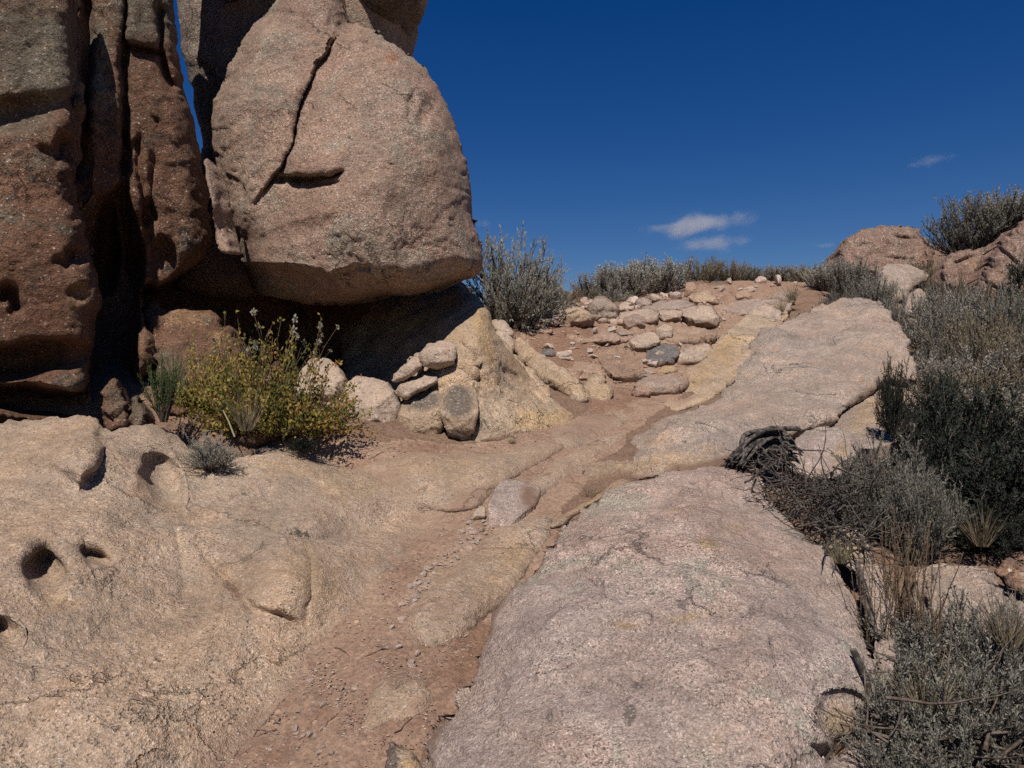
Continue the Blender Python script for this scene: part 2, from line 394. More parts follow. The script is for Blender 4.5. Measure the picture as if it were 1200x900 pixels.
gx = np.arange(X0, X1+GS/2, GS); gy = np.arange(Y0, Y1+GS/2, GS)
XX, YY = np.meshgrid(gx, gy)
xy = np.c_[XX.ravel(), YY.ravel()]
zz = _tps(xy)
rr = np.hypot(xy[:,0], xy[:,1]-4)
p3 = np.c_[xy, np.zeros(len(xy))]
zz += .05*fbm(p3, 1.1, 3, .5, 3)+.022*fbm(p3, 4.5, 4, .6, 9)+.075*smooth(6.8, 8.5, xy[:,1])*fbm(p3, 2.6, 5, .62, 21, True)+.03*smooth(6.5, 8, xy[:,1])*fbm(p3, 9., 3, .6, 22, True)
# broken ledges on the steep upper trail
up = smooth(6.9, 8.2, xy[:,1])*(1-smooth(12, 14, xy[:,1]))*smooth(-.6, .2, xy[:,0])*(1-smooth(3.2, 4.2, xy[:,0]))
lv = 6*fbm(p3, .9, 5, .55, 41)+zz*3.2; fl = np.floor(lv)
zz += up*.075*(fl+smooth(0, .22, lv-fl)-lv)
FARZ = 1.2
edge = np.minimum(np.minimum(xy[:,0]-X0, X1-xy[:,0]), np.minimum(xy[:,1]-Y0, Y1-xy[:,1]))
wedge = smooth(0, 5, edge)
zz = zz*wedge+FARZ*(1-wedge)
ZR = zz.reshape(XX.shape)
def hgt(x, y):
    x = np.asarray(x, float); y = np.asarray(y, float)
    u = np.clip((x-X0)/GS, 0, len(gx)-1.001); v = np.clip((y-Y0)/GS, 0, len(gy)-1.001)
    i = u.astype(int); j = v.astype(int); a = u-i; b = v-j
    return (ZR[j,i]*(1-a)+ZR[j,i+1]*a)*(1-b)+(ZR[j+1,i]*(1-a)+ZR[j+1,i+1]*a)*b
def gd(px, py, lift=0., d0=1.3, d1=17., n=260, miss=None):
    px = np.atleast_1d(np.asarray(px, float)); py = np.atleast_1d(np.asarray(py, float))
    lift = np.broadcast_to(np.asarray(lift, float), px.shape)
    ds = d0*(d1/d0)**(np.arange(n)/(n-1.)); out = np.full(len(px), np.nan)
    for a in range(0, len(px), 6000):
        x, y, l = px[a:a+6000], py[a:a+6000], lift[a:a+6000]
        D = ds[None,:]
        f = (CZ+(CY-y[:,None])/F*D)-hgt((x[:,None]-CX)/F*D, np.broadcast_to(D, (len(x), n)))-l[:,None]
        neg = f < 0; k = neg.argmax(1); ok = neg.any(1) & (k > 0)
        r = np.arange(len(x)); k = np.maximum(k, 1)
        f0, f1 = f[r,k-1], f[r,k]; t = f0/np.where(np.abs(f0-f1) < 1e-9, 1e-9, f0-f1)
        dd = ds[k-1]+np.clip(t, 0, 1)*(ds[k]-ds[k-1])
        out[a:a+6000] = np.where(ok, dd, np.nan)
    if miss is not None: out = np.where(np.isnan(out), miss, out)
    return out
def on_ground(px, py, **k):
    d = gd(px, py, **k)[0]
    if np.isnan(d): d = 13.
    q = P(px, py, d); return Vector((q[0], q[1], float(hgt(q[0], q[1]))))

# blobs of colour mask, given in photo pixels: (px, py, rx, ry, angle, channel, strength)
def mask_of(Q, blobs):
    Mk = np.zeros((len(Q), 4)); Mk[:,3] = 1
    for px, py, rx, ry, ang, ch, s in blobs:
        c, n = math.cos(R_(ang)), math.sin(R_(ang))
        u = ((Q[:,0]-px)*c+(Q[:,1]-py)*n)/rx; v = (-(Q[:,0]-px)*n+(Q[:,1]-py)*c)/ry
        Mk[:,ch] = np.maximum(Mk[:,ch], s*np.clip(1.35-np.sqrt(u*u+v*v), 0, 1))
    return Mk
def to_px(V):
    d = np.maximum(V[:,1], .3)
    return np.c_[CX+V[:,0]/d*F, CY-(V[:,2]-CZ)/d*F]

TRAIL = [(120,960),(180,880),(280,770),(340,700),(420,640),(440,610),(380,580),(330,560),(330,518),(470,515),(560,520),(640,500),(690,480),(690,450),(640,425),(605,400),(612,378),(660,372),
         (760,350),(830,335),(930,322),(960,330),(925,350),(880,390),(830,440),(790,470),(740,505),(700,545),(660,600),(640,660),(590,720),(560,790),(500,870),(480,960)]
GMASK = [(500,790,70,90,0,1,.55),(550,765,40,60,20,1,.8),(300,880,60,40,-30,1,.4),(660,400,60,40,0,1,.95),(640,420,50,30,20,1,.8),(720,470,60,25,-20,1,.6),(480,525,70,14,0,1,.6),(860,350,60,20,0,1,.5),
         (600,540,40,20,-30,0,.4),(720,440,40,20,0,0,.35),(400,830,60,60,-40,1,.35),(520,680,40,90,40,0,.55),(480,600,40,30,0,0,.4),(420,700,60,70,-40,0,.5),(560,600,50,50,-40,0,.35),(790,400,60,30,-30,0,.5),(840,365,50,20,0,0,.5),(720,385,30,16,0,0,.45),(680,500,30,20,0,1,.5),(330,830,30,40,30,0,.3)]
def build_ground():
    # polar sheet: fine where the lens looks, coarse elsewhere; it runs past the horizon
    an = np.concatenate([np.linspace(-180, -46, 50)[:-1], np.linspace(-46, 46, 640), np.linspace(46, 180, 50)[1:-1]])
    rad = np.concatenate([.05+np.linspace(0, 1, 14)[:-1]*.95, np.geomspace(1., 20., 560)[:-1], np.geomspace(20., 4000., 40)])
    A, Rr = np.meshgrid(np.radians(an), rad)
    x = (np.sin(A)*Rr).ravel(); y = (np.cos(A)*Rr).ravel()
    inr = (x > X0) & (x < X1) & (y > Y0) & (y < Y1)
    z = np.where(inr, hgt(x, y), FARZ)
    V = np.c_[x, y, z]
    na, nr = len(an), len(rad)
    i, j = np.meshgrid(np.arange(na), np.arange(nr-1)); j = j.ravel(); i = i.ravel(); i2 = (i+1) % na
    q = np.c_[j*na+i, (j+1)*na+i, (j+1)*na+i2, j*na+i2]
    front = (np.abs(np.degrees(A)) < 46).ravel() & (Rr.ravel() < 18)
    px = to_px(V)
    # fine relief
    s = np.zeros(len(V)); m = front
    s[m] = .016*fbm(V[m], 8., 4, .62, 33)+.010*fbm(V[m], 30., 4, .65, 35)+.007*np.maximum(0, fbm(V[m], 60., 2, .6, 37))
    V[:,2] += s
    jx = 9*np.c_[perlin(V*3., 5), perlin(V*3.+9, 6)]
    intr = inside(px+jx, TRAIL) & front
    Mk = mask_of(px, GMASK); Mk[~front,:3] = 0
    ft = intr[q].sum(1) >= 2
    cen = Vector((0, 0, 0))
    for nm, sel, mat in (('trail', ft, 'trail'), ('ground', ~ft, 'ground')):
        qq = q[sel]; u, inv = np.unique(qq, return_inverse=True)
        me = mesh_from(nm, V[u], [inv.reshape(qq.shape)], M[mat]); set_mask(me, Mk[u])
        # close the tiny central hole of the ground with a fan-free ring: it lies under the viewer
        o = link(nm, me); tag(o, kind='structure')
build_ground()
# ------------------------------------------------------------------ rocks: a traced outline gets its own distance, relief and thickness
def grid_in(poly, s):
    x0, y0 = poly.min(0)-s; x1, y1 = poly.max(0)+s
    nx, ny = int((x1-x0)/s)+2, int((y1-y0)/s)+2
    gx_, gy_ = np.meshgrid(x0+np.arange(nx)*s, y0+np.arange(ny)*s)
    Q = np.c_[gx_.ravel(), gy_.ravel()]
    ins = inside(Q, poly)
    G = np.arange(nx*ny).reshape(ny, nx)
    q = np.stack([G[:-1,:-1], G[1:,:-1], G[1:,1:], G[:-1,1:]], -1).reshape(-1, 4)
    q = q[ins[q].any(1)]
    u, inv = np.unique(q, return_inverse=True); q = inv.reshape(q.shape); Q = Q[u]; ins = ins[u]
    return Q, q, ins

def rock(name, label, cat, outline, ctrl, mat, s=2.4, roll=(40, .3), thick=.6, inward=(0,.8,-.45), its=2, jit=1.5, seed=1, cracks=(), dents=(),
         steps=(), bumps=(), amp=.05, amp2=.015, facet=.0, fscale=3., nscale=1.4, masks=(), group=None, angular=False, ground_lift=None, parent=None, rollfn=None, ridg=.0, tilt=None, soil_lines=(), rimsoil=0., terr=0., tscale=1.3, dfn=None, calm=(), fillet=()):
    poly = round_poly(outline, its, jit, seed, angular)
    Q, q, ins = grid_in(poly, s)
    dist, near, side, par = seg_dist(Q, poly, True)
    Q = np.where(ins[:,None], Q, near); dist = np.where(ins, dist, 0.)
    rim = ~ins
    rp, rm = roll[0], roll[1]
    sp = round_poly(outline, its, 0, seed, angular); dist0 = dist
    dist = np.where(inside(Q, sp), seg_dist(Q, sp, True)[0], 0.) if jit else dist      # the roll follows the smooth outline, not its chips
    t = np.clip(dist/rp, 0, 1); prof = 1-np.sqrt(np.clip(1-(1-t)**2, 0, 1))      # 1 at rim, 0 inside
    d_flat = None
    if ground_lift is not None:
        L = -.04+(ground_lift+.04)*(1-prof)
        if tilt is not None:
            c = poly.mean(0); L = L+(1-prof)*(tilt[0]*(Q[:,0]-c[0])+tilt[1]*(Q[:,1]-c[1]))
        d = gd(Q[:,0], Q[:,1], L)
        bad = np.isnan(d)
        if bad.any(): d[bad] = np.nanmedian(d) if (~bad).any() else 12.
        rim_d = 0
    else:
        c = np.asarray(ctrl, float)
        if len(c) == 2:      # bottom and top contact: a leaning face
            c = np.vstack([c, [c[0,0]+40, c[0,1], c[0,2]]])
        tp = TPS(c[:,:2], 1/c[:,2], lam=1e-5)
        d = 1/np.clip(tp(Q), .03, 1.2)
        w = 1. if rollfn is None else rollfn(Q)
        if dfn is not None: d = dfn(Q)
        d_flat = d.copy(); d = d+rm*prof*w
        for ln, wd, off in fillet:      # run out into the ground instead of ending in a lip
            e = seg_dist(Q, ln)[0]; near_ = e < wd
            g = gd(Q[near_,0], Q[near_,1], 0.); g = np.where(np.isnan(g), d[near_], g)
            k = smooth(0, wd, e[near_])
            d[near_] = (g+off)*(1-k)+d[near_]*k
    depth_cut = np.zeros(len(Q))
    def wob(w, f=.06, a=.5): # wobble so that cracks are not ruled
        return a*w*np.c_[perlin(np.c_[Q*f, np.full(len(Q), seed*1.3)], 3), perlin(np.c_[Q*f+50, np.full(len(Q), seed*1.3)], 4)]
    for ln, w, dep in cracks:
        e, _, _, pr = seg_dist(Q+wob(6, .08), ln)
        depth_cut += dep*np.exp(-(e/w)**2)*np.clip(np.minimum(pr, 1-pr)*7+.15, 0, 1)
    for ln, w, dep, fall in steps:      # the side to the right of the line (walking along it) is set back
        e, _, sd, pr = seg_dist(Q+wob(8, .06), ln)
        se = e*sd
        depth_cut += dep*smooth(-w, w, se)*np.exp(-np.maximum(se, 0)/fall)*np.clip(np.minimum(pr, 1-pr)*6+.0, 0, 1)
    for (cx, cy, rx, ry, ang, dep, pw) in dents:
        ca, sa = math.cos(R_(ang)), math.sin(R_(ang)); Z = Q+wob(min(rx, ry)*.55, .55/min(rx, ry))
        u = ((Z[:,0]-cx)*ca+(Z[:,1]-cy)*sa)/rx; v = (-(Z[:,0]-cx)*sa+(Z[:,1]-cy)*ca)/ry
        depth_cut += dep*np.clip(1-(u*u+v*v)**(pw/2.), 0, 1)**.8
    for (cx, cy, rx, ry, ang, dep) in bumps:
        ca, sa = math.cos(R_(ang)), math.sin(R_(ang))
        u = ((Q[:,0]-cx)*ca+(Q[:,1]-cy)*sa)/rx; v = (-(Q[:,0]-cx)*sa+(Q[:,1]-cy)*ca)/ry
        depth_cut -= dep*np.exp(-(u*u+v*v))
    for _ in range(3 if name == 'rock_bank' else 1 if name != 'balanced_boulder' else 0):      # weathered, not punched: soften the cut over neighbouring points
        av = depth_cut[q].mean(1); sm = np.zeros(len(Q)); ct_ = np.zeros(len(Q))
        for c4 in range(4): np.add.at(sm, q[:,c4], av); np.add.at(ct_, q[:,c4], 1.)
        depth_cut = sm/np.maximum(ct_, 1)
    d = d+depth_cut
    V = P(Q[:,0], Q[:,1], d)
    # back
    t2 = np.clip(dist/max(rp*1.6, 30 if rp > 15 else rp*1.6), 0, 1); pb = np.sqrt(np.clip(1-(1-t2)**2, 0, 1))
    base = V-np.c_[np.zeros(len(V)), np.zeros(len(V)), np.zeros(len(V))]
    B = base+np.asarray(inward, float)*thick*pb[:,None]+np.asarray(inward, float)*(np.maximum(depth_cut, 0)*pb)[:,None]
    n = len(V); bi = np.where(rim, np.arange(n), 0); k = (~rim).sum(); bi[~rim] = n+np.arange(k)
    VV = np.vstack([V, B[~rim]]); qb = bi[q][:,::-1]
    qq = np.vstack([q, qb])
    # front faces must look at the camera: order (tl, bl, br, tr) in the photo is counter-clockwise seen from the camera
    N = vnormals(VV, qq)
    # relief is read off the flat lie of the rock, so that it stays even where the face turns away
    VK = VV
    if d_flat is not None:
        P0 = P(Q[:,0], Q[:,1], d_flat); VK = np.vstack([P0, P0[~rim]+np.asarray(inward, float)*thick*t2[~rim][:,None]])
    VW = VV; VV = VK
    nf = fbm(VV, nscale, 4, .5, seed)*amp*2+fbm(VV, 9., 5, .62, seed+31)*amp2*2
    if terr:      # thin exfoliation sheets: irregular ledges
        lv = 7*fbm(VV*np.array([1, 1, 1.4]), tscale, 6, .52, seed+61)+40; fl = np.floor(lv)
        gate = smooth(-.25, .15, fbm(VV, 1.6, 2, .5, seed+63))
        nf += terr*(fl+smooth(.0, .10, lv-fl)-40)*gate
    if ridg: nf += ridg*fbm(VV*np.array([1, 1, .35]), 5., 4, .6, seed+77, True)
    if facet:
        sf = fscale
        f1, f2, cid = worley(VV+.12*np.c_[perlin(VV*4, 1), perlin(VV*4+7, 2), perlin(VV*4+13, 3)], fscale, seed)
        rd = np.stack([np.sin(cid*91.7), np.cos(cid*57.3), np.sin(cid*133.1+1)], -1)
        fr = (VV*fscale) % 1.-.5
        nf += facet*((cid-.5)*1.2*smooth(0, .10, f2)-.35*(1-smooth(0, .08, f2)))+facet*1.1*smooth(0, .10, f2)*(fbm(VV+cid[:,None]*17., fscale*.55, 1, .5, seed+5))
    VV = VW
    wq = np.ones(n)
    for ln, wd in calm: wq *= .12+.88*smooth(0, wd, seg_dist(Q, ln)[0])
    wq *= 1-.85*np.clip(depth_cut/.07, 0, 1)
    wn = np.concatenate([wq, wq[~rim]])
    VV = VV+N*(nf*wn)[:,None]
    o3 = np.array([VV[:n,0].mean(), VV[:n,1].mean(), VV[:n,2].min()])
    Mk = mask_of(Q, masks)
    for ln, wd, st_ in soil_lines:
        e = seg_dist(Q, ln)[0]; Mk[:,2] = np.maximum(Mk[:,2], st_*np.clip(1.25-e/wd, 0, 1))
    if rimsoil: Mk[:,2] = np.maximum(Mk[:,2], rimsoil*np.clip(1.3-dist/(rp*1.1), 0, 1))
    Mk = np.vstack([Mk, Mk[~rim]])
    me = mesh_from(name, VV-o3, [qq], M[mat]); set_mask(me, Mk)
    ob = link(name, me, None, o3)
    if parent is not None:
        ob.parent = parent; ob.location = Vector(o3)-parent.location
    else:
        tag(ob, label, cat, group)
    return ob

# loose stones: clipped, worn lumps
def stone_mesh(name, seed, mat, sub=3, flat=.6, cuts=12, rough=.016):
    rnd = random.Random(seed)
    import bmesh
    bm = bmesh.new(); bmesh.ops.create_icosphere(bm, subdivisions=sub, radius=1.)
    V = np.array([v.co[:] for v in bm.verts]); Fc = np.array([[v.index for v in f.verts] for f in bm.faces]); bm.free()
    for k in range(cuts):
        n = np.array([rnd.gauss(0,1), rnd.gauss(0,1), rnd.gauss(0,1)]); n /= np.linalg.norm(n)
        h = rnd.uniform(.36, .72); dd = V @ n; V = V-np.outer(np.maximum(dd-h, 0)*1., n)
    V *= np.array([1., rnd.uniform(.6, .95), flat*rnd.uniform(.7, 1.2)])
    V += V/np.linalg.norm(V, axis=1, keepdims=True)*(fbm(V+seed*3.1, 1.8, 4, .55, seed)*rough*2)[:,None]
    V[:,2] -= V[:,2].min()
    me = mesh_from(name, V, [Fc], M[mat], False); set_mask(me, np.tile([0,0,0,1.], (len(V),1)))
    return me
def facet_planes(ol, d, lean, w, seed):
    x = [p[0] for p in ol]; y = [p[1] for p in ol]; cx = sum(x)/len(x); cy = (max(y)+min(y))/2; hw = (max(x)-min(x))/2; hh = (max(y)-min(y))/2
    r5 = random.Random(seed); fa = r5.uniform(-.12, .12)*w; v0 = r5.uniform(-.4, .3); ul, ur = r5.uniform(.1, .6), r5.uniform(.1, .6); ta = r5.uniform(-.25, .25); k2 = r5.uniform(.25, .55)
    def fn(Q):
        u = (Q[:,0]-cx)/hw; v = -(Q[:,1]-cy)/hh
        return np.maximum.reduce([d-.02+fa*u+.12*lean*(v+1), d-.02+.12*lean+lean*1.3*(v-v0)+ta*w*u, d+.35*w*(u-ur)+.1*lean*v, d+k2*w*(-u-ul)+.15*lean*v, d+.5*w*(u*.7+v*.7-.55), d+.45*w*(-u*.8+v*.5-.5), d+.3*w*(-v*.9-.5+.3*u)])
    return fn
# ------------------------------------------------------------------ the rocks of the gully
# left pillar, nearest
rock('granite_pillar', 'lichen-grey and rust-red granite pillar at the picture edge, undercut at its foot', 'rock pillar',
     [(-330,-50),(40,-62),(84,-56),(92,-20),(88,60),(94,140),(97,190),(92,235),(100,262),(108,300),(117,330),(118,352),(109,372),(107,410),(106,455),(92,486),(60,500),(20,498),(-40,510),(-330,520)],
     [(0,480,4.05),(0,250,4.10),(0,0,4.22),(100,250,4.20),(95,0,4.35),(100,450,4.22),(-300,480,3.75),(-300,0,3.90)], 'cliff', s=2.2, roll=(34,.3), thick=.35, terr=.010, inward=(-.75,1,0), jit=2.5, seed=11, amp=.032, amp2=.012, facet=.014, fscale=2.2, ridg=.0,
     cracks=[([(84,-20),(88,60),(84,120),(94,170)],5,.12),([(46,170),(66,190),(74,150)],4,.06),([(0,350),(12,340),(22,368)],6,.12),([(62,300),(76,312),(84,290)],6,.06)],
     steps=[([(-40,160),(20,165),(50,158),(72,130)],5,-.0,60)],
     dents=[(8,136,84,26,-12,.10,2.2),(85,178,22,20,40,.12,2),(16,426,94,26,-10,.34,2.6),(36,468,92,18,4,.5,2.6),(90,300,14,13,0,.09,2),(92,345,14,12,0,.05,2)],
     bumps=[(0,300,90,70,0,.05),(70,420,40,14,-30,.06),(75,452,40,8,-8,.06)],
     masks=[(40,60,100,90,0,1,.7),(20,140,70,40,0,1,.6),(95,60,30,120,0,1,.55),(20,190,80,20,-10,1,.45),(92,345,20,40,0,0,.5)])
# second pillar, set back
rock('granite_pillar', 'reddish granite pillar with upright cracks, between the grey pillar and the big boulder', 'rock pillar',
     [(60,-110),(188,-110),(198,-80),(201,0),(205,40),(209,70),(218,120),(230,170),(241,215),(249,262),(250,288),(240,306),(222,316),(205,330),(186,338),(172,332),(166,350),(170,385),(186,410),(190,430),(172,445),(160,470),(150,495),(118,500),(60,500)],
     [(150,480,4.65),(170,330,4.90),(170,100,4.95),(170,-200,5.05),(240,290,5.17),(208,60,5.15),(80,0,4.80),(100,200,4.75),(140,100,4.85),(140,220,4.83),(80,480,4.55),(245,200,5.21),(205,-200,5.25)], 'cliff', s=2.2, roll=(26,.35), thick=1.3, inward=(-.55,1,0), jit=1.8, seed=23, amp=.028, amp2=.011, facet=.014, fscale=2.4, terr=.010,
     cracks=[([(146,-10),(145,60),(146,140),(144,210),(150,290),(158,345)],3.5,.16),([(146,52),(165,57),(190,62)],3,.12),([(186,0),(188,40),(192,75),(205,110)],4,.14),([(100,-20),(104,40),(98,110),(100,185)],6,.14),([(164,155),(160,190),(166,215),(172,290)],4,.10),([(180,175),(178,230),(184,262)],4,.07),([(144,150),(150,175),(146,205)],4,.10),([(60,120),(100,120)],5,.0)],
     steps=[([(146,260),(146,52),(190,62),(205,110)],3,.10,28)],
     dents=[(134,352,34,136,2,.5,4.),(118,290,26,60,0,.35,2.4),(176,255,12,26,0,.16,2),(84,185,22,26,0,.25,2),(150,440,22,40,-10,.10,2),(178,305,30,34,0,.22,2)],
     bumps=[(108,190,10,50,0,.05),(165,420,20,40,-12,.10)],
     masks=[(160,20,50,45,0,1,.65),(115,70,22,90,0,1,.65),(125,120,30,30,0,1,.5),(200,20,14,40,0,1,.7),(110,150,12,30,0,0,.45),(230,190,10,30,0,0,.45),(205,60,8,16,0,0,.5)])
# recessed rock in the gap; dark masks paint in more of its shade
rock('recessed_boulder', 'shadowed boulder, its shade also painted dark, wedged in the gap behind the big balanced boulder', 'boulder',
     [(198,-90),(204,-60),(206,8),(209,28),(215,62),(221,92),(229,114),(236,140),(240,165),(228,205),(206,300),(196,350),(330,350),(420,260),(470,60),(480,-90)],
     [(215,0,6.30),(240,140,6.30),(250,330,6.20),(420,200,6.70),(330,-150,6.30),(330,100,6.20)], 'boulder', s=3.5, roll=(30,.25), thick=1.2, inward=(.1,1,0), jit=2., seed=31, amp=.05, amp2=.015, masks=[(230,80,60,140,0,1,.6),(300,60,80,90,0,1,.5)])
rock('rock_flake', 'thin upright flake of rock standing in the dark gap beside the boulder', 'rock flake',
     [(238,183),(246,188),(254,205),(259,235),(264,262),(272,290),(268,298),(256,292),(250,262),(244,225)],
     [(240,190,5.05),(255,240,5.0),(268,296,4.95),(250,280,5.0),(262,240,5.1)], 'boulder', s=1.8, roll=(6,.05), thick=.22, inward=(.1,1,0), jit=1., seed=32, amp=.02, amp2=.015)
# cap block above; its dark masks paint in the shade of the overhang
rock('cap_rock', 'overhanging cap block, its shade painted dark, resting on top of the big balanced boulder', 'boulder',
     [(150,-150),(505,-150),(510,-110),(496,-40),(482,0),(476,18),(468,36),(462,49),(452,46),(440,36),(428,20),(416,6),(408,-16),(396,-70),(345,-90),(310,-60),(280,-34),(240,-24),(196,-60),(160,-160)],
     [(462,49,6.80),(482,0,6.25),(430,20,6.40),(390,-60,6.60),(300,-40,5.90),(210,-30,5.60),(300,-90,5.60),(450,-90,5.60),(500,-90,5.70),(300,-150,5.80),(500,-150,5.90)], 'boulder', s=4., roll=(22,.15), thick=1.1, inward=(0,1,.1), jit=2.5, seed=33, amp=.05, amp2=.015, masks=[(450,20,70,60,0,1,1.),(300,-60,120,60,0,1,.5)])
# the balanced boulder
rock('balanced_boulder', 'huge rounded pinkish granite boulder overhanging the cave, split by a curved crack', 'boulder',
     [(345,-40),(370,-60),(392,-30),(400,4),(404,22),(412,27),(418,24),(440,32),(462,48),(484,66),(500,80),(513,103),(528,138),(540,172),(549,208),(555,245),(561,268),(567,285),(569,300),(566,314),(556,324),(540,327),(520,334),(496,344),(470,347),(452,345),(434,351),(410,356),(380,357),(345,354),(312,350),(296,340),(288,318),(284,296),(280,275),(270,262),(262,245),(256,220),(252,190),(249,160),(250,130),(256,108),(262,90),(270,72),(282,52),(300,30),(322,14),(335,-4)],
     [(300,200,5.25),(400,180,5.02),(480,180,5.12),(545,230,5.45),(430,280,4.92),(350,290,5.00),(440,70,5.40),(370,20,5.55),(500,100,5.50),(540,300,5.30),(262,180,5.45),(285,290,5.30)],
     'boulder', s=2.0, roll=(38,.5), thick=1.25, inward=(0,1,.05), jit=1.4, seed=41, amp=.032, amp2=.009, terr=.011, tscale=1.3, facet=.008, fscale=1.6,
     cracks=[([(402,26),(394,44),(384,62),(372,74),(364,96),(354,112),(347,140),(343,168),(330,196),(312,222),(296,240)],1.7,.10),([(322,210),(336,207),(352,211),(372,209),(388,206),(402,201)],3.,.12),([(476,140),(480,120),(488,105)],3,.04),([(400,322),(420,316),(436,314)],4,.06)],
     steps=[([(296,240),(312,222),(330,196),(343,168),(347,140),(354,112),(364,96),(372,74),(384,62),(394,44),(402,26)],1.3,.075,80),
            ([(404,198),(388,205),(372,208),(352,210),(330,208)],3,-.06,30)],
     dents=[(360,213,40,9,0,.10,2.),(350,270,60,12,-16,.03,2),(492,236,44,70,10,.03,2),(459,194,3,2.5,0,.03,2),(543,205,3,3,0,.04,2),(410,330,38,14,6,.10,2.2),(330,330,70,22,4,.28,2.4),(420,348,60,10,0,.12,2),(500,130,10,26,25,.04,2)],
     bumps=[(372,192,40,20,-12,.07),(430,255,90,40,0,.05),(470,336,30,8,-8,.07)],
     rollfn=lambda Q: 1+.9*smooth(270, 330, Q[:,1])*(1-smooth(500, 560, Q[:,0])),
     masks=[(430,150,16,90,6,1,.35),(300,180,10,70,4,1,.35),(390,290,14,50,0,1,.35),(540,260,14,50,0,1,.4),(460,66,10,8,-30,0,1.),(500,330,50,10,0,0,.3),(480,180,40,60,0,1,.3),(500,240,20,14,0,1,.5),(420,80,30,30,0,1,.35)])
# rock wall closing the cave; a darker granite stands in for deep shade
rock('cave_wall_rock', 'rock wall, coloured dark for the shade, closing the back of the cave beneath the boulder', 'rock',
     [(60,330),(120,280),(180,262),(250,280),(340,310),(440,315),(520,318),(560,338),(560,420),(520,460),(420,480),(300,500),(190,480),(60,470)],
     [(100,400,5.9),(200,400,6.4),(350,400,6.9),(500,400,6.9),(350,320,6.6),(540,340,6.8),(300,480,6.5)], 'cliff', s=4., roll=(14,.3), thick=.6, inward=(0,1,.2), jit=2., seed=43, amp=.06, amp2=.02)
# shelf rock with the flowering bush
rock('shelf_rock', 'mottled lichen-stained rock shelf behind the yellow bush', 'rock',
     [(168,352),(182,352),(196,358),(222,358),(240,360),(258,376),(276,402),(300,436),(340,462),(366,474),(372,490),(352,515),(300,522),(270,520),(240,505),(226,495),(205,490),(184,492),(176,470),(180,430),(170,395)],
     [(180,356,5.2),(250,366,5.35),(340,412,5.3),(186,485,4.55),(240,500,4.5),(330,515,4.55),(230,430,4.9)], 'cliff', s=2.2, roll=(14,.15), thick=.8, inward=(0,.9,-.4), jit=2.2, seed=45, amp=.05, amp2=.025, facet=.04, fscale=5.,
     masks=[(220,370,50,20,0,0,.55),(215,470,30,30,0,0,.3),(200,430,30,40,0,1,.5),(270,400,40,30,0,0,.4)])
rock('angular_stone', 'small rough angular stone at the foot of the reddish pillar', 'stone',
     [(120,480),(124,455),(132,440),(140,452),(150,470),(152,492),(140,506),(122,506)], [(135,506,4.28),(135,440,4.45)], 'cliff', s=1.8, roll=(7,.10), thick=.25, jit=1.2, seed=46, amp=.02, amp2=.02, facet=.03, fscale=9., masks=[(136,470,20,40,0,1,.5)])
rock('angular_stone', 'rough grey stone under the shadowed recess, right of the smaller one', 'stone',
     [(146,488),(152,474),(160,462),(170,470),(174,488),(166,505),(150,508)], [(160,508,4.26),(160,462,4.42)], 'cliff', s=1.8, roll=(7,.10), thick=.25, jit=1.2, seed=47, amp=.02, amp2=.02, facet=.03, fscale=9., masks=[(160,480,20,40,0,1,.6)])
# tan rock under the boulder
rock('base_rock', 'tan and yellow stained base rock carrying the boulder, sloping to the trail', 'rock',
     [(400,330),(480,320),(530,330),(556,345),(566,352),(574,368),(580,386),(590,402),(604,418),(618,436),(634,452),(650,472),(668,484),(690,496),(680,508),(650,510),(620,514),(590,524),(560,530),(520,528),(470,524),(430,516),(410,470),(400,420)],
     [(556,348,6.0),(525,345,6.3),(430,340,7.0),(420,460,5.9),(470,470,5.4),(510,420,5.5),(540,395,5.5),(560,420,5.4),(560,510,5.0),(610,460,5.6),(620,440,5.9),(690,497,5.75),(640,500,5.4),(470,520,5.22),(440,420,6.3),(500,500,5.2)],
     'tan', s=2.0, roll=(16,.18), thick=1.0, inward=(0,.9,-.3), jit=1.4, seed=51, amp=.03, amp2=.008, terr=.014, tscale=1.8,
     cracks=[([(590,430),(610,446),(628,462),(642,476)],3,.08),([(556,450),(562,480),(556,520)],3,.05),([(540,400),(556,420),(560,445)],3,.05)],
     steps=[([(556,520),(562,480),(556,450),(548,432),(530,420)],4,-.05,30)],
     bumps=[(560,380,14,40,10,.06),(600,490,50,16,10,.05)], dents=[(560,446,6,6,0,.08,2)],
     masks=[(566,390,14,50,-12,0,.85),(640,492,50,18,0,0,.8),(612,420,20,30,0,0,.5),(600,515,60,14,0,2,.5),(545,500,18,40,0,1,.35)])
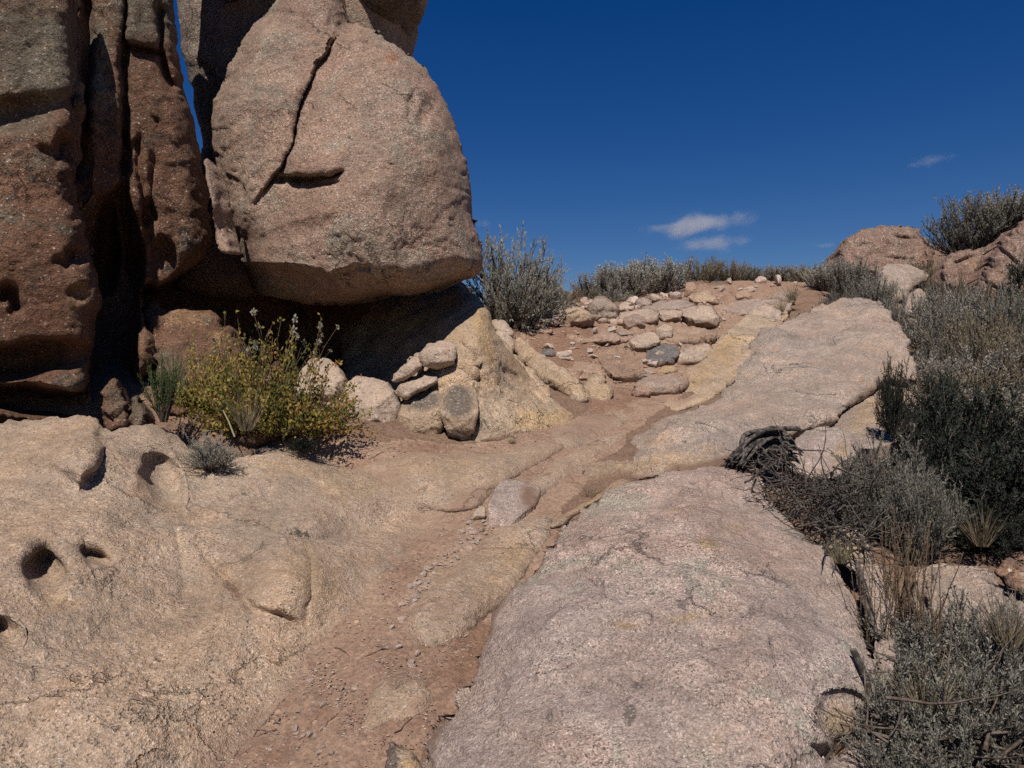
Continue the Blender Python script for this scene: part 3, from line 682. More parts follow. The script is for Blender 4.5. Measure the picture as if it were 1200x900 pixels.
for nm, lab, ol, dd, mt, sd, mk, lean in (
    ('pale_stone', 'whitish blocky stone with fine cracks, set below the cave mouth', [(396,468),(402,450),(416,442),(436,441),(452,446),(464,462),(472,484),(464,499),(450,506),(444,497),(432,503),(420,512),(410,512),(402,500),(398,486)], 4.98, 'white', 61, [(415,500,14,8,0,1,.3)], .22),
    ('pale_stone', 'broken pinkish stone with dark pits at the edge of the yellow bush', [(370,482),(383,470),(398,474),(412,486),(421,502),(410,514),(394,514),(380,504)], 4.9, 'white', 62, [(398,494,20,14,0,1,.6),(390,500,20,12,0,0,.5)], .12),
    ('pale_stone', 'rounded pale stone half hidden behind the yellow bush', [(344,452),(352,432),(364,421),(382,419),(396,430),(405,446),(402,466),(384,478),(356,476)], 5.1, 'white', 63, [], .25),
    ('stained_stone', 'pale stone with charcoal-grey upper half, right of the whitish block', [(456,500),(462,484),(474,468),(492,456),(512,456),(524,470),(522,498),(514,516),(496,522),(474,514)], 4.98, 'tan', 64, [(496,470,30,14,-10,1,.75)], .2),
    ('stained_stone', 'dark streaked rounded stone leaning under the tan base rock', [(514,484),(518,462),(530,448),(546,446),(558,458),(562,484),(558,506),(542,519),(524,510)], 4.93, 'tan', 65, [(538,470,22,26,0,1,.9),(530,510,20,8,0,1,.9)], .2),
    ('oblong_stone', 'grey oblong stone below the shadow line, lower of the pair', [(461,462),(466,450),(482,441),(500,434),(514,438),(512,448),(494,458),(474,468)], 5.08, 'white', 66, [(490,450,30,14,0,0,.15)], .2),
    ('oblong_stone', 'thick oblong stone half in the cave shadow, above the grey one', [(458,448),(464,432),(478,420),(492,412),(496,424),(492,434),(474,446)], 5.16, 'white', 67, [(476,432,30,14,0,0,.3)], .25),
    ('oblong_stone', 'blocky buff stone with a dark underside, right of the oblong pair', [(490,416),(500,404),(518,398),(534,402),(536,416),(533,428),(514,433),(496,430)], 5.18, 'white', 68, [(512,416,26,14,0,0,.35)], .22),
    ('oblong_stone', 'squat tan block wedged against the base rock face', [(536,420),(546,408),(560,408),(566,420),(560,434),(544,436)], 5.25, 'tan', 69, [], .18)):
    x = [p[0] for p in ol]; y = [p[1] for p in ol]; cx = sum(x)/len(x)
    w = (max(x)-min(x))/F*dd
    rock(nm, lab, 'stone', ol, [(cx,max(y),dd),(cx,min(y),dd+lean),(min(x),(max(y)+min(y))/2,dd+lean*.55),(max(x),(max(y)+min(y))/2,dd+lean*.55)], mt, s=1.6, roll=(min(7,(max(y)-min(y))*.2), w*.12), thick=w*.8, inward=(0,1,-.1), angular=True, its=1, jit=1.1, seed=sd, amp=.007, amp2=.007, facet=.010, fscale=7., masks=mk, dfn=facet_planes(ol, dd, lean, w, sd))
for nm, lab, ol, ct, mt, sd, mk in (
    ('ridge_rock', 'long tan ridge of rock slanting down beside the upper trail', [(598,402),(604,392),(614,396),(630,412),(648,424),(664,436),(680,448),(690,462),(688,472),(676,474),(662,464),(648,456),(632,444),(616,432),(604,418)], [(600,398,6.9),(690,470,6.0),(640,425,6.5),(640,450,6.35)], 'tan', 71, [(640,430,50,10,40,0,.3)]),
    ('ridge_rock', 'shorter tan ridge between the base rock and the long one', [(572,402),(582,390),(596,404),(612,424),(630,440),(644,454),(648,466),(640,474),(626,466),(610,454),(594,434),(580,418)], [(580,394,6.6),(645,468,5.85),(610,425,6.25),(606,446,6.1)], 'tan', 72, [(600,430,30,12,40,0,.35)]),
    ('block_rock', 'rounded tan block at the lower end of the ridges, on the trail', [(682,452),(692,440),(704,438),(714,448),(719,464),(712,474),(696,474),(684,468)], [(700,474,6.15),(700,440,6.45)], 'tan', 73, [(702,460,20,14,0,0,.5)]),
    ('pink_stone', 'smooth pinkish stone lodged on the ridge below the sagebrush', [(576,396),(582,388),(594,392),(602,402),(602,414),(594,418),(584,410)], [(590,416,6.7),(590,388,6.95)], 'white', 74, [(590,402,20,20,0,0,.1)]),
    ('pink_stone', 'pale cream stone above the pinkish one, touching the sagebrush', [(574,378),(584,373),(596,379),(603,390),(600,398),(588,392),(578,388)], [(590,396,6.9),(590,374,7.15)], 'white', 75, [])):
    big = nm == 'ridge_rock'
    rock(nm, lab, 'rock' if big else 'stone', ol, ct, mt, s=1.5, roll=(8,.10), thick=.35, inward=(0,.8,-.5), jit=.9, seed=sd, amp=.02, amp2=.012, facet=.02, fscale=6., masks=mk)
# left bank
rock('rock_bank', 'broad tan bank of worn granite with dark weathered hollows, beside the trail', 'rock bank',
     [(-470,530),(-260,512),(-40,506),(10,492),(50,489),(95,489),(112,492),(116,506),(140,504),(160,500),(178,498),(204,510),(228,526),(258,540),(280,534),(306,524),(340,522),(372,530),(396,538),(424,548),(456,560),(486,576),(516,596),(524,612),(508,640),(486,664),(458,690),(424,722),(392,756),(360,792),(328,826),(296,862),(258,906),(225,960),(190,1010),(-260,1040),(-470,1010)],
     BANKC,
     'bank', s=2.0, terr=.009, tscale=.9, roll=(40,.07), rollfn=lambda Q: 1.-.8*smooth(545, 620, Q[:,1]), calm=[([(524,612),(486,664),(424,722),(360,792),(296,862),(225,960)],150)], fillet=[([(560,590),(524,612),(486,664),(424,722),(360,792),(296,862),(225,960),(180,1020)],120,.015)], soil_lines=[([(524,612),(486,664),(424,722),(360,792),(296,862),(225,960)],30,.6),([(340,522),(424,548),(486,576),(524,600)],16,.5)], thick=.9, inward=(-.25,.55,-.8), jit=2.5, seed=81, amp=.045, amp2=.010, facet=.005, fscale=3.,
     cracks=[([(232,640),(258,672),(286,704),(300,716),(330,720),(352,736)],3.2,.05),([(356,640),(364,665),(362,700),(356,735)],3,.035),([(300,560),(322,590),(340,612)],3,.03),([(330,545),(370,570),(410,590)],4,.03),([(200,610),(212,650),(218,700)],4,.02),([(16,556),(22,545),(24,535)],3,.03)],
     steps=[([(116,500),(113,520),(108,548),(92,572)],3.5,-.16,40),([(286,704),(300,716),(330,720),(352,736)],3,.03,50)],
     dents=[(51,666,29,27,12,.17,2.6),(112,652,27,12,24,.12,2.4),(190,560,26,36,-24,.24,3.2),(2,738,24,15,35,.12,2.4),(232,548,22,34,-30,.05,2)],
     bumps=[(345,690,44,40,-20,.09),(300,620,90,30,30,.05),(200,800,120,100,0,.05),(60,540,70,40,0,.06),(420,580,60,20,20,.05),(130,590,40,60,0,.03)],
     masks=[(190,580,26,34,-24,0,.35),(430,690,70,50,-40,2,.35),(330,840,60,30,-50,2,.6),(260,905,70,40,-50,2,.7),(70,700,30,14,0,0,.6),(400,560,110,30,14,0,.5),(370,680,40,60,-40,0,.5),(60,520,70,34,0,0,.25),(250,700,110,60,20,3,0),(110,560,10,10,0,0,.9),(490,620,40,30,-40,2,.45),(60,850,100,40,0,1,.10),(205,600,20,14,20,1,.3),(470,575,60,14,20,2,.4)])
# big front slab
rock('granite_slab', 'large pale speckled granite slab in the near foreground, lichen patches and a notch at its corner', 'rock slab',
     [(470,980),(484,900),(492,872),(510,846),(532,826),(546,806),(556,776),(566,748),(580,722),(598,700),(620,678),(630,656),(640,640),(664,614),(692,592),(720,576),(750,564),(790,556),(820,550),(850,545),(876,550),(890,560),(904,582),(920,604),(942,632),(970,656),(992,682),(1006,704),(1018,736),(1026,772),(1034,800),(1030,838),(1016,852),(1000,862),(976,868),(962,880),(966,900),(972,980),(968,1060),(480,1060)],
     [(487,900,2.02),(548,806,2.36),(570,745,2.62),(640,645,3.22),(700,592,3.72),(760,566,4.0),(850,550,4.22),(900,590,3.85),(960,655,3.25),(1005,710,2.85),(1030,790,2.45),(1030,835,2.25),(965,890,2.0),(750,700,2.72),(750,850,2.05),(620,850,2.12),(850,640,3.22),(750,1050,1.55),(900,800,2.25),(500,1050,1.6)],
     'slab', s=2.0, roll=(58,.17), thick=.5, inward=(0,.35,-.95), jit=3.2, soil_lines=[([(470,980),(510,846),(556,776),(580,722),(630,656)],9,.5)], seed=91, amp=.034, amp2=.008, terr=.015, tscale=1.2,
     cracks=[([(600,720),(640,716),(676,724),(700,716)],2.2,.012),([(560,800),(600,786),(640,796),(690,782)],2.2,.014),([(790,640),(830,650),(860,646),(905,664)],2.2,.015),([(688,676),(700,690),(714,710)],3.5,.035),([(722,742),(760,740),(800,730),(850,716)],4,.012),([(900,750),(906,775),(904,792)],3,.02),([(984,680),(1000,700),(1010,730),(1014,760)],4,.05),([(625,668),(622,684)],4,.05)],
     steps=[([(962,884),(948,846),(938,816),(975,806),(1030,812)],3.,-.0,50)],
     dents=[(992,846,46,34,8,.085,7.)],
     bumps=[(636,690,14,14,0,.02),(760,640,120,40,-8,.03),(640,780,60,80,-30,.025),(860,800,90,60,0,.02)],
     masks=[(760,690,14,60,-30,1,.3),(600,800,20,50,10,1,.22),(840,590,50,10,10,1,.25),(900,800,30,60,20,1,.2),(880,740,110,60,10,0,.28),(700,600,60,14,-20,0,.3),(620,760,40,60,0,1,.12),(850,870,120,40,0,0,.25),(800,600,30,10,0,0,.5),(830,640,16,10,20,0,.9),(860,620,30,12,0,0,.5),(735,742,18,6,0,0,.9),(800,730,40,6,-10,0,.6),(985,845,34,26,0,0,.7),(738,836,11,13,0,1,.9),(748,808,14,8,0,1,.7),(645,842,7,14,0,1,.7),(885,717,22,8,-15,1,.55),(706,692,7,24,-25,1,.55),(690,810,26,9,-30,1,.35),(930,690,60,40,0,0,.2),(690,870,90,30,0,0,.16),(586,860,3,8,0,0,.5)])
rock('flat_stone', 'grey broken stone lying under the notched corner of the front slab', 'stone',
     [(962,912),(972,890),(988,878),(1012,868),(1040,866),(1060,880),(1068,910),(1066,980),(960,980)], [(1000,900,2.1),(1020,868,2.3),(1000,980,1.8),(1060,900,2.15)], 'slab', s=2.2, roll=(10,.08), thick=.3, inward=(0,.5,-.9), jit=1.5, seed=92, amp=.02, amp2=.012, facet=.02, fscale=7., masks=[(1000,900,60,20,0,1,.2)])
# middle slab
rock('granite_slab', 'buff granite slab rising to a point beside the upper trail, crossed by a black crack', 'rock slab',
     [(632,604),(640,580),(660,560),(690,540),(720,522),(752,506),(790,490),(824,474),(852,462),(860,448),(858,434),(870,420),(880,402),(896,386),(918,376),(946,362),(972,352),(992,347),(1012,349),(1030,352),(1042,366),(1054,386),(1066,408),(1074,432),(1074,446),(1056,446),(1040,440),(1022,458),(1000,474),(976,492),(950,502),(920,512),(896,520),(870,534),(850,548),(820,556),(780,562),(748,566),(712,580),(684,596),(660,606)],
     [(640,590,4.42),(700,545,4.85),(752,512,5.25),(824,478,6.0),(860,440,6.9),(896,390,8.0),(990,352,8.9),(1030,355,8.7),(1072,436,6.75),(1000,470,5.95),(930,506,5.25),(850,545,4.75),(760,562,4.5),(690,594,4.3),(900,450,6.5),(960,400,7.7),(800,520,5.05),(850,500,5.4)],
     'midslab', s=1.8, roll=(24,.16), thick=.6, inward=(0,1.,-.6), jit=1.6, seed=101, soil_lines=[([(636,604),(700,572),(760,558),(820,550),(856,540)],13,.8)], amp=.045, amp2=.010, terr=.018, tscale=1.5,
     cracks=[([(880,455),(874,448),(868,452)],3,.10),([(742,502),(760,508),(745,520)],3,.02),([(930,400),(948,392)],3,.03),([(980,435),(1000,432)],2.5,.03)],
     dents=[(888,441,7,4,-40,.08,2),(868,452,8,4,-30,.07,2),(1005,470,30,5,-38,.05,2)],
     bumps=[(800,505,60,14,-20,.05),(960,400,60,40,0,.06),(1020,400,40,40,0,.12),(900,470,50,14,-30,.06)],
     masks=[(720,556,90,20,-24,0,.75),(660,590,40,16,-30,0,.8),(800,540,60,14,-10,0,.6),(800,475,40,10,-20,0,.4),(1040,420,30,40,0,0,.3),(900,385,20,10,-30,0,.3),(930,395,14,6,0,1,.5),(960,380,10,6,0,1,.45),(820,530,40,10,-20,0,.3),(990,360,50,12,10,0,.35)])
rock('slab_wedge', 'rust-tan wedge of slab lying below the black crack', 'rock slab',
     [(946,506),(972,486),(998,466),(1020,450),(1040,434),(1076,450),(1082,470),(1080,500),(1050,520),(1010,530)], [(965,508,5.5),(1040,452,6.75),(1080,470,6.2),(1040,515,5.0),(1000,528,4.8)], 'midslab', s=1.8, roll=(8,.08), thick=.4, inward=(0,.5,-.9), jit=1.3, seed=102, amp=.015, amp2=.01, masks=[(1030,480,60,24,-30,0,.7)])
rock('flat_boulder', 'pale grey flat-topped boulder beside the dead stump', 'boulder',
     [(918,548),(922,530),(930,514),(946,504),(968,498),(988,502),(1002,512),(1008,530),(998,552),(976,566),(944,562)], [(960,560,4.35),(960,500,5.0),(920,540,4.55),(1005,530,4.65)], 'slab', s=1.7, roll=(11,.10), thick=.4, inward=(0,.5,-.9), jit=1.4, seed=103, amp=.02, amp2=.008, masks=[(985,530,12,20,20,0,.7),(960,512,20,10,0,1,.3)])
# tan streaked rock along the trail
rock('streaked_rock', 'smooth tan and pink streaked rock running up beside the trail', 'rock',
     [(752,478),(776,468),(796,450),(812,430),(826,410),(840,396),(856,384),(872,374),(884,362),(902,356),(918,360),(926,368),(916,380),(900,394),(888,410),(878,426),(866,440),(852,456),(830,470),(800,482),(770,488)],
     [(760,480,6.25),(800,455,6.7),(830,410,7.7),(870,376,9.0),(905,358,10.0),(920,366,9.7),(885,412,7.8),(850,455,6.6),(800,480,6.1)], 'tan', s=1.6, roll=(11,.10), thick=.5, inward=(0,.6,-.8), jit=1.3, seed=104, amp=.03, amp2=.01, terr=.014, tscale=1.8,
     cracks=[([(880,410),(872,404),(878,396)],2,.05),([(850,440),(862,424),(874,412)],2,.03)], masks=[(850,410,30,16,-40,0,.7),(820,445,30,12,-40,0,.6),(800,470,30,8,-20,2,.5)])
rock('ledge_stone', 'pinkish block with the shade of a notch painted on, at the top of the streaked rock', 'stone',
     [(872,376),(878,362),(892,356),(908,358),(920,366),(914,378),(900,386),(882,386)], [(895,388,9.0),(895,356,9.7)], 'white', s=1.4, roll=(6,.08), thick=.3, jit=1., seed=105, amp=.02, amp2=.015, facet=.04, fscale=6., masks=[(895,370,30,20,0,0,.15),(905,378,8,10,0,1,.8)])  # dark mask paints the shade of the notch; no notch is cut
# right hillside rocks
for nm, lab, ol, ct, mt, sd, mk, dn in (
    ('hill_boulder', 'rosy layered boulder on the skyline at the top right', [(982,322),(984,294),(990,280),(1002,272),(1022,266),(1044,262),(1062,263),(1076,268),(1082,278),(1090,282),(1094,300),(1090,322),(1060,330)], [(1030,325,12.6),(1030,264,13.3),(985,300,12.9),(1090,300,12.9)], 'hill', 111, [(1060,270,20,6,0,0,.4)], [(1066,280,22,2.5,3,.14,2),(1012,288,16,2,-14,.08,2),(1052,304,26,2.5,6,.08,2)]),
    ('hill_boulder', 'pale rounded boulder under the rosy layered one', [(1026,352),(1028,322),(1034,310),(1050,308),(1070,312),(1086,318),(1089,326),(1078,334),(1066,340),(1064,356)], [(1056,352,11.0),(1056,308,11.5),(1028,330,11.2),(1088,325,11.2)], 'midslab', 112, [], []),
    ('hill_boulder', 'small pale boulder among the tall sagebrush, below the rounded one', [(1056,362),(1062,346),(1074,338),(1086,342),(1092,356),(1088,372),(1064,374)], [(1074,372,9.6),(1074,338,10.0)], 'midslab', 113, [], []),
    ('hill_boulder', 'pink boulder with a split top left of the brown ledges', [(1102,332),(1104,310),(1112,296),(1130,294),(1150,290),(1164,294),(1160,308),(1150,318),(1144,336),(1120,340)], [(1130,338,10.4),(1130,292,11.0),(1104,320,10.6),(1162,300,10.9)], 'hill', 114, [(1140,310,20,12,0,0,.45)], [(1128,306,24,3,-20,.14,2)]),
    ('hill_boulder', 'big brown ledged boulder at the far right edge', [(1134,352),(1142,338),(1152,318),(1164,296),(1180,276),(1204,252),(1260,236),(1330,250),(1340,380),(1240,392),(1204,376),(1176,366),(1150,360)], [(1150,350,9.6),(1180,290,10.2),(1230,250,10.6),(1200,370,9.3),(1320,370,9.2),(1320,260,10.4)], 'hill', 115, [(1180,330,40,20,20,0,.2)], [(1192,330,14,16,30,.3,2),(1180,300,40,4,40,.12,2),(1170,340,40,4,30,.10,2),(1200,350,30,4,20,.1,2)]),
    ('hill_boulder', 'low tan rock showing through the tall sagebrush below the brown ledges', [(1118,380),(1124,362),(1140,356),(1158,360),(1172,372),(1182,388),(1170,402),(1140,398)], [(1150,400,8.4),(1150,356,8.9)], 'midslab', 116, [], []),
    ('hillside_rock', 'pinkish rock behind the dry stalks on the lower slope', [(1082,730),(1084,690),(1090,664),(1110,656),(1134,668),(1160,672),(1178,690),(1184,720),(1170,744),(1120,750)], [(1130,746,3.0),(1130,660,3.45),(1084,700,3.1),(1180,700,3.1)], 'midslab', 117, [(1130,690,50,30,0,0,.2)], []),
    ('hillside_rock', 'salmon stone at the picture edge beside the pinkish rock', [(1176,676),(1182,664),(1198,660),(1216,668),(1218,690),(1200,696),(1184,690)], [(1198,694,3.15),(1198,660,3.35)], 'hill', 118, [(1198,676,30,20,0,0,.5)], []),
    ('hillside_rock', 'dark lichened stone under the salmon one', [(1170,728),(1172,706),(1188,696),(1212,700),(1220,724),(1206,740),(1184,740)], [(1198,738,2.95),(1198,696,3.15)], 'midslab', 119, [(1198,716,40,30,0,1,.4)], []),
    ('hillside_rock', 'narrow pale rock along the right flank of the front slab', [(1004,690),(1014,668),(1030,660),(1046,676),(1052,720),(1050,780),(1040,820),(1030,800),(1026,760),(1018,720)], [(1030,820,2.5),(1030,662,3.2),(1010,690,3.05),(1050,720,2.9)], 'midslab', 120, [(1030,740,20,60,0,1,.3)], []),
    ('hillside_rock', 'mossy tan rock beneath the dead twigs beside the front slab', [(968,640),(978,618),(996,610),(1014,624),(1024,650),(1020,680),(1004,676),(986,662)], [(996,678,3.3),(996,610,3.75)], 'midslab', 122, [(996,640,30,30,0,0,.6)], [])):
    x = [p[0] for p in ol]; y = [p[1] for p in ol]; ymid = (max(y)+min(y))/2
    ct = list(ct)
    if len(ct) == 2: ct += [(min(x), ymid, (ct[0][2]+ct[1][2])/2+.08), (max(x), ymid, (ct[0][2]+ct[1][2])/2+.08)]
    w = (max(x)-min(x))/F*ct[0][2]
    rock(nm, lab, 'boulder' if nm == 'hill_boulder' else 'rock', ol, ct, mt, s=1.6, roll=(min(16, (max(y)-min(y))*.3), min(.5, w*.25)), thick=min(1.2, w*.7), inward=(0,1,-.15), jit=1.3, seed=sd, amp=.03, amp2=.02, facet=.04 if mt == 'hill' else .015, fscale=3.5, ridg=.05 if mt == 'hill' else 0., masks=mk, dents=dn)
# bedrock showing in the trail bed
for lab, ol, lift, mt, sd, mk in (
    ('wide tan bedrock ledge crossing the trail below the base rock', [(404,552),(430,536),(470,528),(530,526),(590,528),(640,512),(684,502),(688,512),(660,530),(628,550),(600,566),(580,580),(560,600),(520,604),(480,594),(440,576)], .05, 'bank', 131, [(560,585,60,16,-20,2,.8),(450,560,60,16,20,2,.5),(520,545,70,20,0,0,.5),(640,530,30,14,-30,2,.5)]),
    ('long tan bedrock ridge in the trail bed, left of the front slab', [(474,744),(484,714),(508,682),(540,650),(572,624),(606,606),(642,598),(656,612),(644,640),(626,668),(606,694),(586,714),(562,724),(548,748),(520,764),(496,764)], .032, 'bank', 132, [(600,650,30,30,-40,0,.6),(520,720,40,20,-40,2,.6),(570,690,30,10,-40,0,.5)]),
    ('smooth bedrock strip between the upper groove and the middle slab toe', [(606,582),(626,556),(656,530),(694,510),(730,500),(742,510),(714,530),(682,550),(654,572),(630,592)], .03, 'bank', 138, [(670,545,50,12,-32,2,.35)]),
    ('brown-rimmed bedrock lip between the trail and the front slab top', [(636,622),(652,604),(676,588),(704,572),(728,560),(744,566),(724,580),(700,594),(676,606),(658,622)], .06, 'tan', 133, [(690,580,50,14,-28,0,.7),(660,610,20,10,0,1,.35)]),
    ('half-buried streaked bedrock knob at the bottom of the trail', [(418,858),(428,818),(440,796),(462,784),(494,786),(510,812),(502,838),(482,848),(450,858),(432,868)], .016, 'bank', 134, [(470,800,30,16,-20,1,.55),(430,850,14,24,20,0,.1),(495,830,24,20,0,2,.6),(462,790,16,10,-40,1,.5)]),
    ('thin bedrock strip along the gully edge beside the long ridge', [(556,676),(580,650),(606,630),(634,612),(644,604),(640,620),(612,644),(586,668),(566,688)], .03, 'tan', 136, [(600,645,40,12,-40,2,.4)]),
    ('worn tan bedrock hump where the trail bends under the ridges', [(640,508),(660,494),(690,486),(720,480),(748,484),(736,500),(706,514),(676,530),(652,528)], .03, 'bank', 137, [(690,500,50,16,-20,2,.8)])):
    rock('bedrock_outcrop', lab, 'bedrock', ol, None, mt, s=1.8, roll=(24,.1), thick=.2, inward=(0,.2,-1), jit=4., seed=sd, amp=.016, amp2=.008, terr=.006, tscale=1.6, masks=mk, ground_lift=lift, rimsoil=.45)
rock('dark_stone', 'black-streaked stone half buried at the bottom edge of the trail', 'stone', [(450,912),(452,880),(458,866),(472,874),(486,886),(490,914)], [(470,905,2.08),(470,866,2.2)], 'tan', s=1.8, roll=(8,.05), thick=.2, jit=1., seed=141, amp=.012, amp2=.01, facet=.02, fscale=9., masks=[(458,890,12,30,0,1,.9),(476,900,14,12,0,0,.7)])
rock('slab_stone', 'grey slab stone set in the middle of the trail, its left edge undercut', 'stone', [(571,616),(572,592),(579,573),(589,560),(604,562),(634,571),(629,590),(612,602),(600,616),(581,626)], [(580,622,3.86),(575,600,3.98),(592,562,4.42),(632,574,4.3),(600,616,3.9)], 'slab', s=1.5, roll=(2.5,.025), thick=.16, inward=(0,.3,-.95), angular=True, its=1, jit=1.2, seed=151, amp=.012, amp2=.007, masks=[(622,585,16,22,-30,2,.7)])
# stones of the upper trail
TS = [
 ('small wedge stone leaning on the grey slab stone', [(549,609),(556,598),(562,592),(569,593),(569,606),(558,611)], 'white', .08, []),
 ('pointed tan stone below the crest sagebrush', [(655,377),(662,364),(670,355),(684,362),(698,373),(684,378),(668,384)], 'tan', .2, []),
 ('rounded grey-buff stone under the crest sagebrush', [(687,366),(694,352),(706,347),(718,352),(724,366),(722,374),(706,379),(692,374)], 'midslab', .3, [(706,360,20,12,0,1,.4)]),
 ('dark blue-grey stone lying in the upper trail', [(756,416),(763,406),(778,401),(792,405),(797,414),(790,425),(775,433),(763,429)], 'grey', .3, []),
 ('flat pale slab above the dark blue-grey stone', [(736,398),(748,390),(766,387),(776,400),(762,409),(752,414),(742,408)], 'white', .3, [(756,400,30,20,0,0,.2)]),
 ('long dusty slab left of the dark blue-grey stone', [(698,413),(716,409),(738,410),(753,420),(756,440),(742,452),(722,442),(706,430)], 'stone', .4, []),
 ('square pinkish stone behind the flat pale slab', [(766,386),(778,378),(790,382),(788,398),(774,401)], 'white', .2, [(778,390,20,14,0,0,.15)]),
 ('buff block left of the pink ledge stone', [(728,374),(744,367),(757,372),(756,386),(738,386)], 'stone', .2, []),
 ('pink ledge stone at the head of the trail', [(770,364),(788,360),(800,364),(800,378),(778,378)], 'white', .2, [(786,368,20,12,0,0,.2)]),
 ('wide cracked ledge stone with the shade of a hollow painted underneath, upper trail', [(794,363),(812,357),(832,361),(845,371),(844,380),(832,385),(814,380),(800,374)], 'white', .3, [(820,378,12,6,0,1,.6)]),  # dark mask paints the shade of the hollow
 ('upright pink stone against the crest brush', [(801,344),(804,331),(812,329),(818,338),(816,347),(806,349)], 'stone', .15, []),
 ('pink stone shading a hollow near the crest', [(861,347),(866,340),(876,339),(883,348),(874,352),(864,352)], 'stone', .2, []),
 ('orange stone tucked below the dark blue-grey one', [(768,436),(778,428),(790,428),(795,434),(784,440),(772,441)], 'tan', .15, [(782,434,20,10,0,0,1.)]),
 ('small slate-blue stone at the foot of the dirt bank', [(634,413),(640,407),(648,409),(651,416),(644,420),(636,419)], 'grey', .1, []),
 ('pale splinter stone in the red dirt', [(650,416),(660,414),(672,418),(670,423),(658,422)], 'white', .1, []),
 ('pale broken stone beneath the sagebrush by the boulder', [(616,376),(624,362),(640,358),(655,367),(654,381),(634,384)], 'midslab', .25, [(636,372,20,14,0,1,.25)]),
 ('white flat chip below the crest brush', [(760,349),(764,343),(774,347),(780,353),(770,355)], 'white', .12, []),
 ('layered ledge left of the streaked rock', [(770,390),(790,383),(816,384),(842,385),(838,395),(816,402),(788,406)], 'stone', .35, []),
 ('tan stone slab embedded above the dusty slab', [(690,398),(708,390),(728,392),(734,404),(716,408),(698,408)], 'stone', .15, []),
 ('low stone at the lower end of the dusty slab', [(738,462),(748,450),(760,450),(764,460),(754,468)], 'stone', .12, []),
 ('white angular stone in the row under the brush', [(722,360),(732,352),(744,356),(742,364),(730,367)], 'white', .12, []),
 ('grey angular stone beside the white one under the brush', [(744,352),(754,346),(764,354),(760,362),(748,363)], 'midslab', .12, []),
 ('flat tan stone before the wide cracked ledge', [(806,346),(822,342),(838,348),(846,356),(826,358),(812,354)], 'tan', .15, []),
 ('long low ledge of broken rock above the red dirt bank', [(640,398),(656,388),(690,383),(728,386),(744,392),(736,402),(700,405),(664,406)], 'stone', .5, []),
 ('stepped pinkish ledge under the crest brush', [(694,376),(716,368),(752,362),(774,366),(768,378),(736,382),(708,384)], 'white', .45, [(730,372,40,14,0,0,.2)]),
 ('flat tan ledge near the head of the path', [(838,362),(862,352),(896,349),(930,354),(926,364),(890,370),(858,372)], 'stone', .5, []),
 ('broken buff ledge left of the wide cracked one', [(742,366),(770,352),(800,350),(816,356),(800,366),(768,372)], 'midslab', .4, []),
 ('dusty ledge at the lower end of the red dirt bank', [(652,436),(676,424),(704,426),(712,440),(694,450),(668,448)], 'stone', .4, []),
 ('sloping slab below the dark blue-grey stone', [(742,452),(760,440),(792,438),(808,446),(790,460),(760,466)], 'stone', .4, []),
 ('rough pink ledge beside the layered one', [(786,416),(806,404),(830,402),(836,412),(820,426),(798,430)], 'white', .4, [(810,414,30,14,0,0,.25)]),
 ('reddish block at the crest beside the path', [(902,347),(914,340),(928,342),(934,352),(920,358),(906,356)], 'stone', .15, [])]
def trail_stone(k, lab, ol, mt, lean, mk, group=None, name='trail_stone'):
    x = [p[0] for p in ol]; y = [p[1] for p in ol]; cx = sum(x)/len(x); yb, yt = max(y), min(y)
    d = gd(cx, yb)[0]+(.05 if max(x)-min(x) > 24 else .02)
    w = (max(x)-min(x))/F*d
    ct = [(cx,yb,d-.02),(cx,yt,d+lean),(min(x),(yb+yt)/2,d+lean*.5+.04),(max(x),(yb+yt)/2,d+lean*.5+.04)]
    planes = facet_planes(ol, d, lean, w, 700+k)
    rock(name, lab, 'stone', ol, ct, mt, group=group, s=1.1 if w*F/d < 60 else 1.5, roll=(max(1.4, min(3, (yb-yt)*.1)), w*.035), thick=w*.6, inward=(0,.75,-.6), jit=1.5 if w > .3 else .9, seed=200+k, amp=.004, amp2=.006, facet=.022 if w > .3 else .007, fscale=4.5, terr=.012 if w > .3 else 0., tscale=2.2, dfn=planes, rimsoil=.55, masks=list(mk)+[(cx,yb,(max(x)-min(x))*.6,(yb-yt)*.35,0,2,.75)], angular=True, its=1)
    
for k, (lab, ol, mt, lean, mk) in enumerate(TS): trail_stone(k, lab, ol, mt, lean, mk)
r6 = random.Random(77); npl = 0; used = [np.mean(np.array(t_[1]), 0) for t_ in TS]
while npl < 34:
    y = r6.uniform(345, 446); x = r6.uniform(622+.2*(446-y), 800+1.0*(420-y) if y < 420 else 790)
    if not inside(np.array([(x, y)]), [(625,385),(690,355),(800,345),(905,345),(880,368),(820,410),(780,445),(730,450),(690,436),(650,415)])[0]: continue
    hw = r6.uniform(5, 17)*(.55+.45*(y-340)/100); hh = hw*r6.uniform(.3, .5)
    if min(math.hypot((x-u_[0])/1.4, (y-u_[1])*1.4) for u_ in used) < hw*1.15+6: continue
    n_ = r6.choice([5, 6, 6, 7]); a0 = r6.uniform(0, 6.28)
    ol = [(x+hw*math.cos(a0+6.283*j/n_+r6.uniform(-.25, .25))*r6.uniform(.8, 1.1), y+hh*math.sin(a0+6.283*j/n_+r6.uniform(-.2, .2))*r6.uniform(.8, 1.1)) for j in range(n_)]
    used.append(np.array([x, y])); npl += 1
    trail_stone(60+npl, 'flat angular stone bedded in the dirt of the upper trail', ol, r6.choice(['stone', 'stone', 'white', 'midslab']), r6.uniform(.2, .4), [], 'flat stones bedded in the upper trail', 'bedded_stone')
STICKS = []
